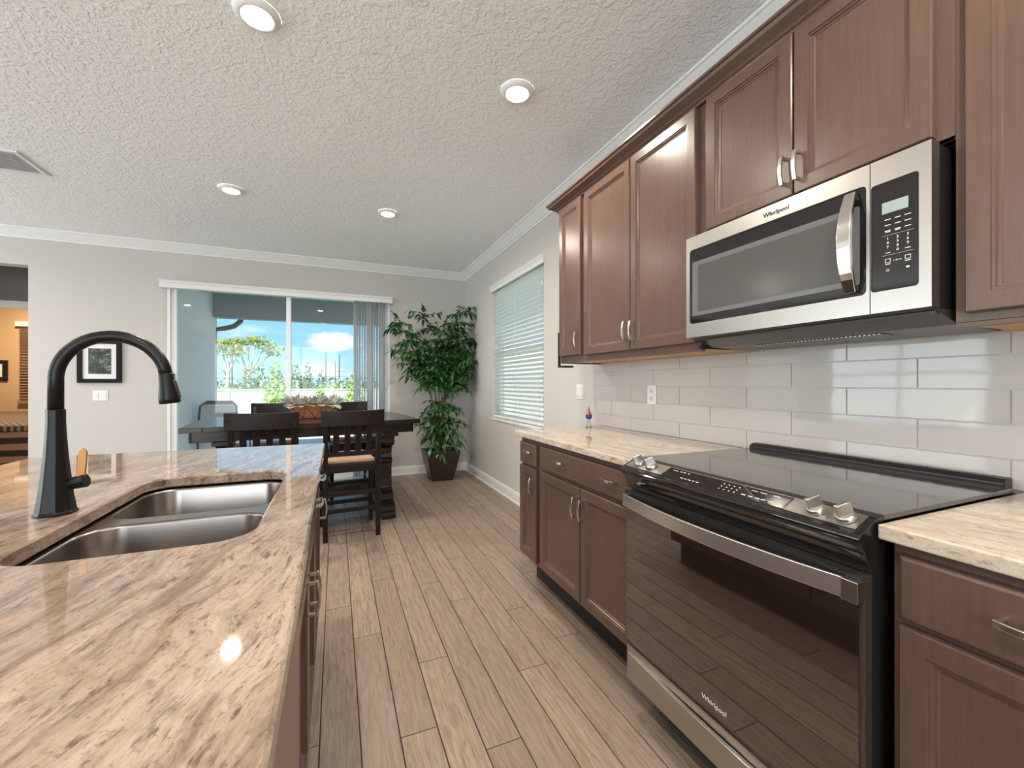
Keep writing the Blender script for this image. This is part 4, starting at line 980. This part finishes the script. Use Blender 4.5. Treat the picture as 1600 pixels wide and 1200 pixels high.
def room_lamp(x, y, z, e, col, name, lab):
    t_ = thing('ceiling_downlight', lab, 'ceiling light', (x, y, z), None)
    bm = BM(); lathe(bm, [(.06, -.01), (.08, -.012), (.086, -.001)], (x, y, z), 24); obj('trim_ring', bm, m_white, t_)
    l = bpy.data.lights.new(name, 'AREA'); l.shape = 'DISK'; l.size = .12; l.energy = e; l.color = col
    lo = bpy.data.objects.new(name, l); COL.objects.link(lo); lo.location = (x, y, z - .02); lo.parent = t_; lo.matrix_parent_inverse = Matrix.Translation(-t_.location)
room_lamp(-4.3, 8.3, 2.75, 55, (1, .80, .56), 'bedroom_lamp', 'lit bedroom ceiling light above the bed')

# ------------------------------------------------------------------ outside
m_stucco = noisy('grey_stucco', (.62, .64, .70), (.78, .80, .86), 38, .9, .6, dist=.01)
m_stuccod = noisy('blue_grey_stucco', (.32, .34, .38), (.38, .40, .44), 60, .9, .5, dist=.01)
m_conc = noisy('patio_concrete', (.50, .50, .49), (.58, .58, .57), 8, .7, .1)
m_grass = noisy('lawn_grass', (.13, .24, .04), (.24, .36, .08), 5, .9, .4)
m_lanai = mat('pale_green_lanai_ceiling', (.50, .72, .68), .7)
bm = BM(); box(bm, -3.2, 3.4, BY + T, 12.0, -.16, -.03); struct('ground_patio', bm, m_conc)  # slab lengthened past the roof so sunlit concrete bounces light indoors
bm = BM(); box(bm, -1.8995, 3.2, BY + T, 8.9, 2.70, 2.80); struct('ceiling_lanai', bm, m_lanai)
bm = BM(); box(bm, -1.8995, 3.2, 8.40, 8.6, 2.31, 2.70); box(bm, -3.05, -1.8995, 8.40, 8.6, 2.31, 2.70); struct('trim_beam', bm, m_stuccod)
bm = BM(); box(bm, -3.05, -2.0995, 8.40, 8.62, -.03, 2.31); struct('wall_pillar', bm, m_stucco)
bm = BM(); box(bm, -3.05, -2.10, BY + T, 8.40, -.03, 2.31) if False else box(bm, -2.0995, -1.90, BY + T, 8.3995, -.03, 2.70); box(bm, -2.0995, -1.90, 8.3995, 8.62, -.03, 2.3095); struct('wall_lanai_left', bm, m_stucco)
bm = BM(); pts = [(-60, BY + T, -.2), (60, BY + T, -.2), (60, 14, -.5), (60, 24, -.85), (60, 140, -1.2), (-60, 140, -1.2), (-60, 24, -.85), (-60, 14, -.5)]
vs = [V(bm, p) for p in pts]; bm.faces.new((vs[0], vs[1], vs[2], vs[7])); bm.faces.new((vs[7], vs[2], vs[3], vs[6])); bm.faces.new((vs[6], vs[3], vs[4], vs[5]))
r = bmesh.ops.extrude_face_region(bm, geom=list(bm.faces)); [setattr(v_.co, 'z', v_.co.z - .3) for v_ in r['geom'] if isinstance(v_, bmesh.types.BMVert)]
struct('ground_lawn', bm, m_grass)
# downspout
bm = BM(); tube(bm, [(-1.55, 8.8, 2.42), (-1.57, 8.78, 2.30), (-1.66, 8.73, 2.20), (-1.80, 8.68, 2.15), (-1.93, 8.66, 2.12), (-1.96, 8.66, 1.9), (-1.96, 8.66, -.1)], .045, 10)
tag(obj('downspout', bm, m_vent), 'dark bent downspout coming off the roof to the stucco pillar', 'downspout')
bm = BM(); box(bm, -2.6, 3.2, 8.905, 9.03, 2.42, 2.56); tag(obj('roof_gutter', bm, m_vinyl), 'white roof gutter along the far edge of the patio roof', 'gutter')
# fence
m_fence = mat('white_vinyl_fence', (.66, .62, .60), .5)
fn = thing('vinyl_fence', 'long white vinyl fence across the back of the lawn', 'fence', (0, 25, -.9))
bm = BM(); box(bm, -30, 22, 25, 25.04, -.85, .90); obj('fence_panels', bm, m_fence, fn)
bm = BM()
for i in range(22): x = -29 + i * 2.4; box(bm, x - .07, x + .07, 24.94, 25.1, -.9, .98)
obj('fence_posts', bm, m_fence, fn); bm = BM(); box(bm, -30, 22, 24.97, 25.07, .86, .93); obj('fence_rail', bm, m_fence, fn)
# patio chairs
m_sling = noisy('grey_sling_fabric', (.42, .46, .50), (.52, .56, .60), 150, .8, .1)
m_pframe = mat('dark_chair_frame', (.05, .05, .06), .4); 
def patio_chair(fm):
    t_ = thing('patio_chair', '', 'patio chair', (0, 0, 0), 'sling patio chairs on the lanai')
    H = [(-.25, 0, .42), (-.25, .06, .80), (-.24, .09, .97), (-.19, .10, 1.02), (.19, .10, 1.02), (.24, .09, .97), (.25, .06, .80), (.25, 0, .42)]
    bm = BM(); tube(bm, H, .017, 8); obj('back_frame', bm, fm, t_)
    bm = BM(); prev = None
    for y, z in ((-.46, .44), (-.2, .42), (0, .44), (.06, .80), (.10, 1.0)):
        r_ = [V(bm, (-.235, y, z)), V(bm, (.235, y, z))]
        if prev: bm.faces.new((prev[0], prev[1], r_[1], r_[0]))
        prev = r_
    o = obj('sling', bm, m_sling, t_); q = o.modifiers.new('s', 'SOLIDIFY'); q.thickness = .008
    for s in (-1, 1):
        bm = BM(); tube(bm, [(s * .26, -.48, .44), (s * .26, 0, .42)], .016, 8); tube(bm, [(s * .26, -.46, .44), (s * .28, -.50, 0)], .016, 8); tube(bm, [(s * .26, 0, .42), (s * .28, .12, 0)], .016, 8); obj('leg', bm, fm, t_)
        bm = BM(); tube(bm, [(s * .28, .06, .70), (s * .29, -.30, .66), (s * .28, -.42, .60), (s * .27, -.46, .44)], .018, 8); obj('armrest', bm, fm, t_)
    return t_
pc = patio_chair(m_pframe); pc.scale = (.92,) * 3; pc.location = (-1.62, 7.45, -.03); pc.rotation_euler.z = math.radians(200); pc['label'] = 'dark framed sling patio chair outside the door, left of the pair'
pc2 = copy_tree(pc); pc2.location = (-1.68, 8.0, -.03); pc2.rotation_euler.z = math.radians(170); pc2['label'] = 'sling patio chair farther out behind the dark framed one'
# foliage clumps
def clump(bm, c, r, n, sz, rn, mi=0, shell=.55):
    for i in range(n):
        d = Vector((rn.gauss(0, 1), rn.gauss(0, 1), rn.gauss(0, 1))).normalized(); k = rn.uniform(shell, 1) ** .6
        p = Vector(c) + Vector((d.x * r[0], d.y * r[1], d.z * r[2])) * k; a = Vector((rn.gauss(0, 1), rn.gauss(0, 1), rn.gauss(0, 1))).normalized(); b = a.cross(d + Vector((.01, 0, 0))).normalized()
        s = sz * rn.uniform(.6, 1.3); bm.faces.new([V(bm, q) for q in (p - a * s, p + b * s * .5, p + a * s, p - b * s * .5)]).material_index = mi
def tree(name, label, cat, trunk, clumps, mL, mT, sz, group=None, dens=1.0, seed=1):
    rn = random.Random(seed); t_ = thing(name, label, cat, trunk[0][0][0], group)
    bm = BM()
    for P, R_ in trunk: tube(bm, P, R_, 8)
    obj('trunk', bm, mT, t_, recalc=False); bm = BM()
    for c_, r_ in clumps: clump(bm, c_, r_, int(dens * 70 * (r_[0] * r_[2] + r_[0] * r_[1]) / (sz * sz) * .05), sz, rn)
    o = obj('crown', bm, mL, t_, recalc=False); o['kind'] = 'stuff'; return t_
m_bark = noisy('pale_bark', (.42, .38, .34), (.56, .52, .47), 6, .9, .3, scale=(1, 1, .2)); 
m_yg = leafmat('yellow_green_leaves', (.30, .36, .08), (.46, .50, .16), .7, .4, .8); m_mg = leafmat('mid_green_leaves', (.10, .20, .06), (.20, .32, .12), .7, .35, .8); m_lg = leafmat('light_green_leaves', (.26, .42, .10), (.42, .58, .20), .6, .4, 2); m_dg = leafmat('dark_green_leaves', (.05, .11, .05), (.12, .20, .09), .7, .3, .8)
G = -1.0
def branchy(x, y, h, forks):
    P = [([(x, y, G), (x + .05, y, h * .45), (x, y, h * .62)], [.11, .10, .09])]
    for fx_, fz in forks: P.append(([(x, y, h * .5), (x + fx_ * .35, y, h * .5 + (fz - h * .5) * .35), (x + fx_ * .7, y, h * .5 + (fz - h * .5) * .8), (x + fx_, y, fz)], [.07, .055, .04, .025]))
    return P
def crown_of(x, y, forks, rx=.42, rz=.24): return [((x + fx_ + dx, y, fz + dz), (rx, rx, rz)) for fx_, fz in forks for dx, dz in ((0, 0), (rx * .7, .18), (-rx * .7, .12))]
F1 = [(-1.0, 3.0), (-.6, 3.5), (0, 3.75), (.5, 3.75), (.95, 3.45), (1.35, 3.1)]
tree('oak_tree', 'pale-trunked flat-topped tree beyond the fence, the wider right one of two', 'tree', branchy(-4.95, 30, 3.5, F1), crown_of(-4.95, 30, F1), m_yg, m_bark, .13, 'flat-topped trees beyond the fence', .55, 1)
F2 = [(-.9, 3.1), (-.3, 3.55), (.25, 3.5), (.6, 3.1)]
tree('oak_tree', 'pale-trunked flat-topped tree beyond the fence, beside the stucco pillar', 'tree', branchy(-6.05, 30, 3.4, F2), crown_of(-6.05, 30, F2), m_yg, m_bark, .13, 'flat-topped trees beyond the fence', .55, 2)
rn = random.Random(9)
for i, (x, y, h, r_, mm, dn_, lab) in enumerate([(-7.0, 28, 1.3, 1.1, m_mg, .5, 'grey-green bushy tree behind the fence below the left flat-topped tree'), (-5.6, 27.5, .9, .7, m_yg, .5, 'low yellow-green shrub behind the fence between the pale trunks'), (-4.0, 28, 1.9, 1.3, m_mg, .5, 'round bushy green tree behind the fence right of the pale trunks'), (-2.2, 29, 1.4, 1.2, m_mg, .5, 'green bushy tree behind the fence hidden partly by the door mullion'), (.3, 29, 1.2, 1.5, m_lg, .45, 'light green bushy tree behind the fence above the planter'), (2.6, 30, 1.3, 1.4, m_mg, .45, 'green bushy tree behind the fence seen near the vertical blind')]):
    tree('bushy_tree', lab, 'tree', [([(x, y, G), (x, y, h)], [.12, .06])], [((x, y, h * .35), (r_, r_ * .8, h * .9)), ((x + r_ * .5, y, h * .2), (r_ * .7, r_ * .6, h * .7)), ((x - r_ * .5, y, h * .2), (r_ * .7, r_ * .6, h * .7))], mm, m_bark, .12, 'bushy trees behind the fence', dn_, 30 + i)
for i, (x, y, zt, w, lab) in enumerate([(-1.62, 14, 1.62, .62, 'light green upright tree on the lawn, left of the door mullion'), (.55, 14.5, 1.42, .50, 'light green upright tree on the lawn beside the vertical blind'), (-.55, 17, .9, .5, 'low light green tree on the lawn behind the planter')]):
    cl = [((x, y, -.3 + (zt + .3) * k / 7), (w * (1.05 - .8 * k / 7), w * (1.05 - .8 * k / 7), .30)) for k in range(8)]
    tree('young_tree', lab, 'tree', [([(x, y, -.8), (x, y, zt - .2)], [.05, .02])], cl, m_lg, m_bark, .07, 'young trees on the lawn', .8, 50 + i)
for i, (x, z) in enumerate([(-3.1, 2.9), (-2.2, 2.75), (-1.2, 2.2)]):
    y = 40; cl = [((x, y, .2 + (z - .2) * k / 9 + .4), (.75 * (1.02 - k / 9), .75 * (1.02 - k / 9), .22)) for k in range(10)]
    tree('conifer_tree', ['tall pointed conifer in the distance right of the mullion, left of three', 'tall pointed conifer in the distance, middle of three', 'lower pointed conifer in the distance, right of three'][i], 'tree', [([(x, y, G), (x, y, z + .3)], [.12, .03])], cl, m_dg, m_bark, .12, 'distant conifers', .5, 70 + i)
hz = BM(); rn = random.Random(4)
for i in range(46): x = -38 + i * 1.7; clump(hz, (x, 60, -.2 + rn.uniform(0, .9)), (1.8, 1.2, 1.6), 150, .25, rn)
o = tag(obj('distant_hedge', hz, m_dg, recalc=False), 'distant tree line along the horizon', 'tree line'); o['kind'] = 'stuff'
m_pole = mat('utility_pole', (.10, .09, .09), .8)
for i, (x, y, z, lab) in enumerate([(-1.23, 60, 5.36, 'distant utility pole, left of the close pair seen under the cloud'), (-.06, 60, 4.2, 'distant utility pole, shorter one of the close pair'), (.40, 60, 5.0, 'distant utility pole, taller one of the close pair'), (-8.7, 45, 3.9, 'distant utility pole between the two flat-topped trees'), (-7.7, 45, 3.0, 'short distant utility pole right of the one between the trees'), (-5.1, 60, 3.6, 'distant utility pole just left of the mullion')]):
    bm = BM(); tube(bm, [(x, y, -1.2), (x, y, z)], .075, 6); tag(obj('utility_pole', bm, m_pole), lab, 'pole', 'distant utility poles')
bm = BM()
for z in (1.9, 2.6): tube(bm, [(x, 60, z + .25 * math.cos(x / 4)) for x in range(-30, 20, 2)], .02, 4)
tag(obj('power_lines', bm, m_pole), 'thin power lines strung between the distant poles', 'cable')
# neighbour side seen through the blind
bm = BM(); box(bm, 6.2, 6.4, -4, 24, -.2, 3.6); struct('wall_neighbour', bm, mat('neighbour_wall', (.78, .78, .77), .8))
sf = thing('side_fence', 'white board fence in the side yard behind the horizontal blind', 'fence', (4.4, 4, -.2))
bm = BM()
for i in range(95): box(bm, 4.4, 4.43, 3 + i * .18, 3 + i * .18 + .165, -.2, 1.45)
obj('fence_boards', bm, m_fence, sf); bm = BM(); box(bm, 4.4305, 4.48, 3, 20, .2, .3); box(bm, 4.4305, 4.48, 3, 20, 1.2, 1.3); obj('fence_rail', bm, m_fence, sf)
bm = BM(); box(bm, XW + T, 7, -4, BY + T, -.3, -.16); struct('ground_side_yard', bm, m_grass)
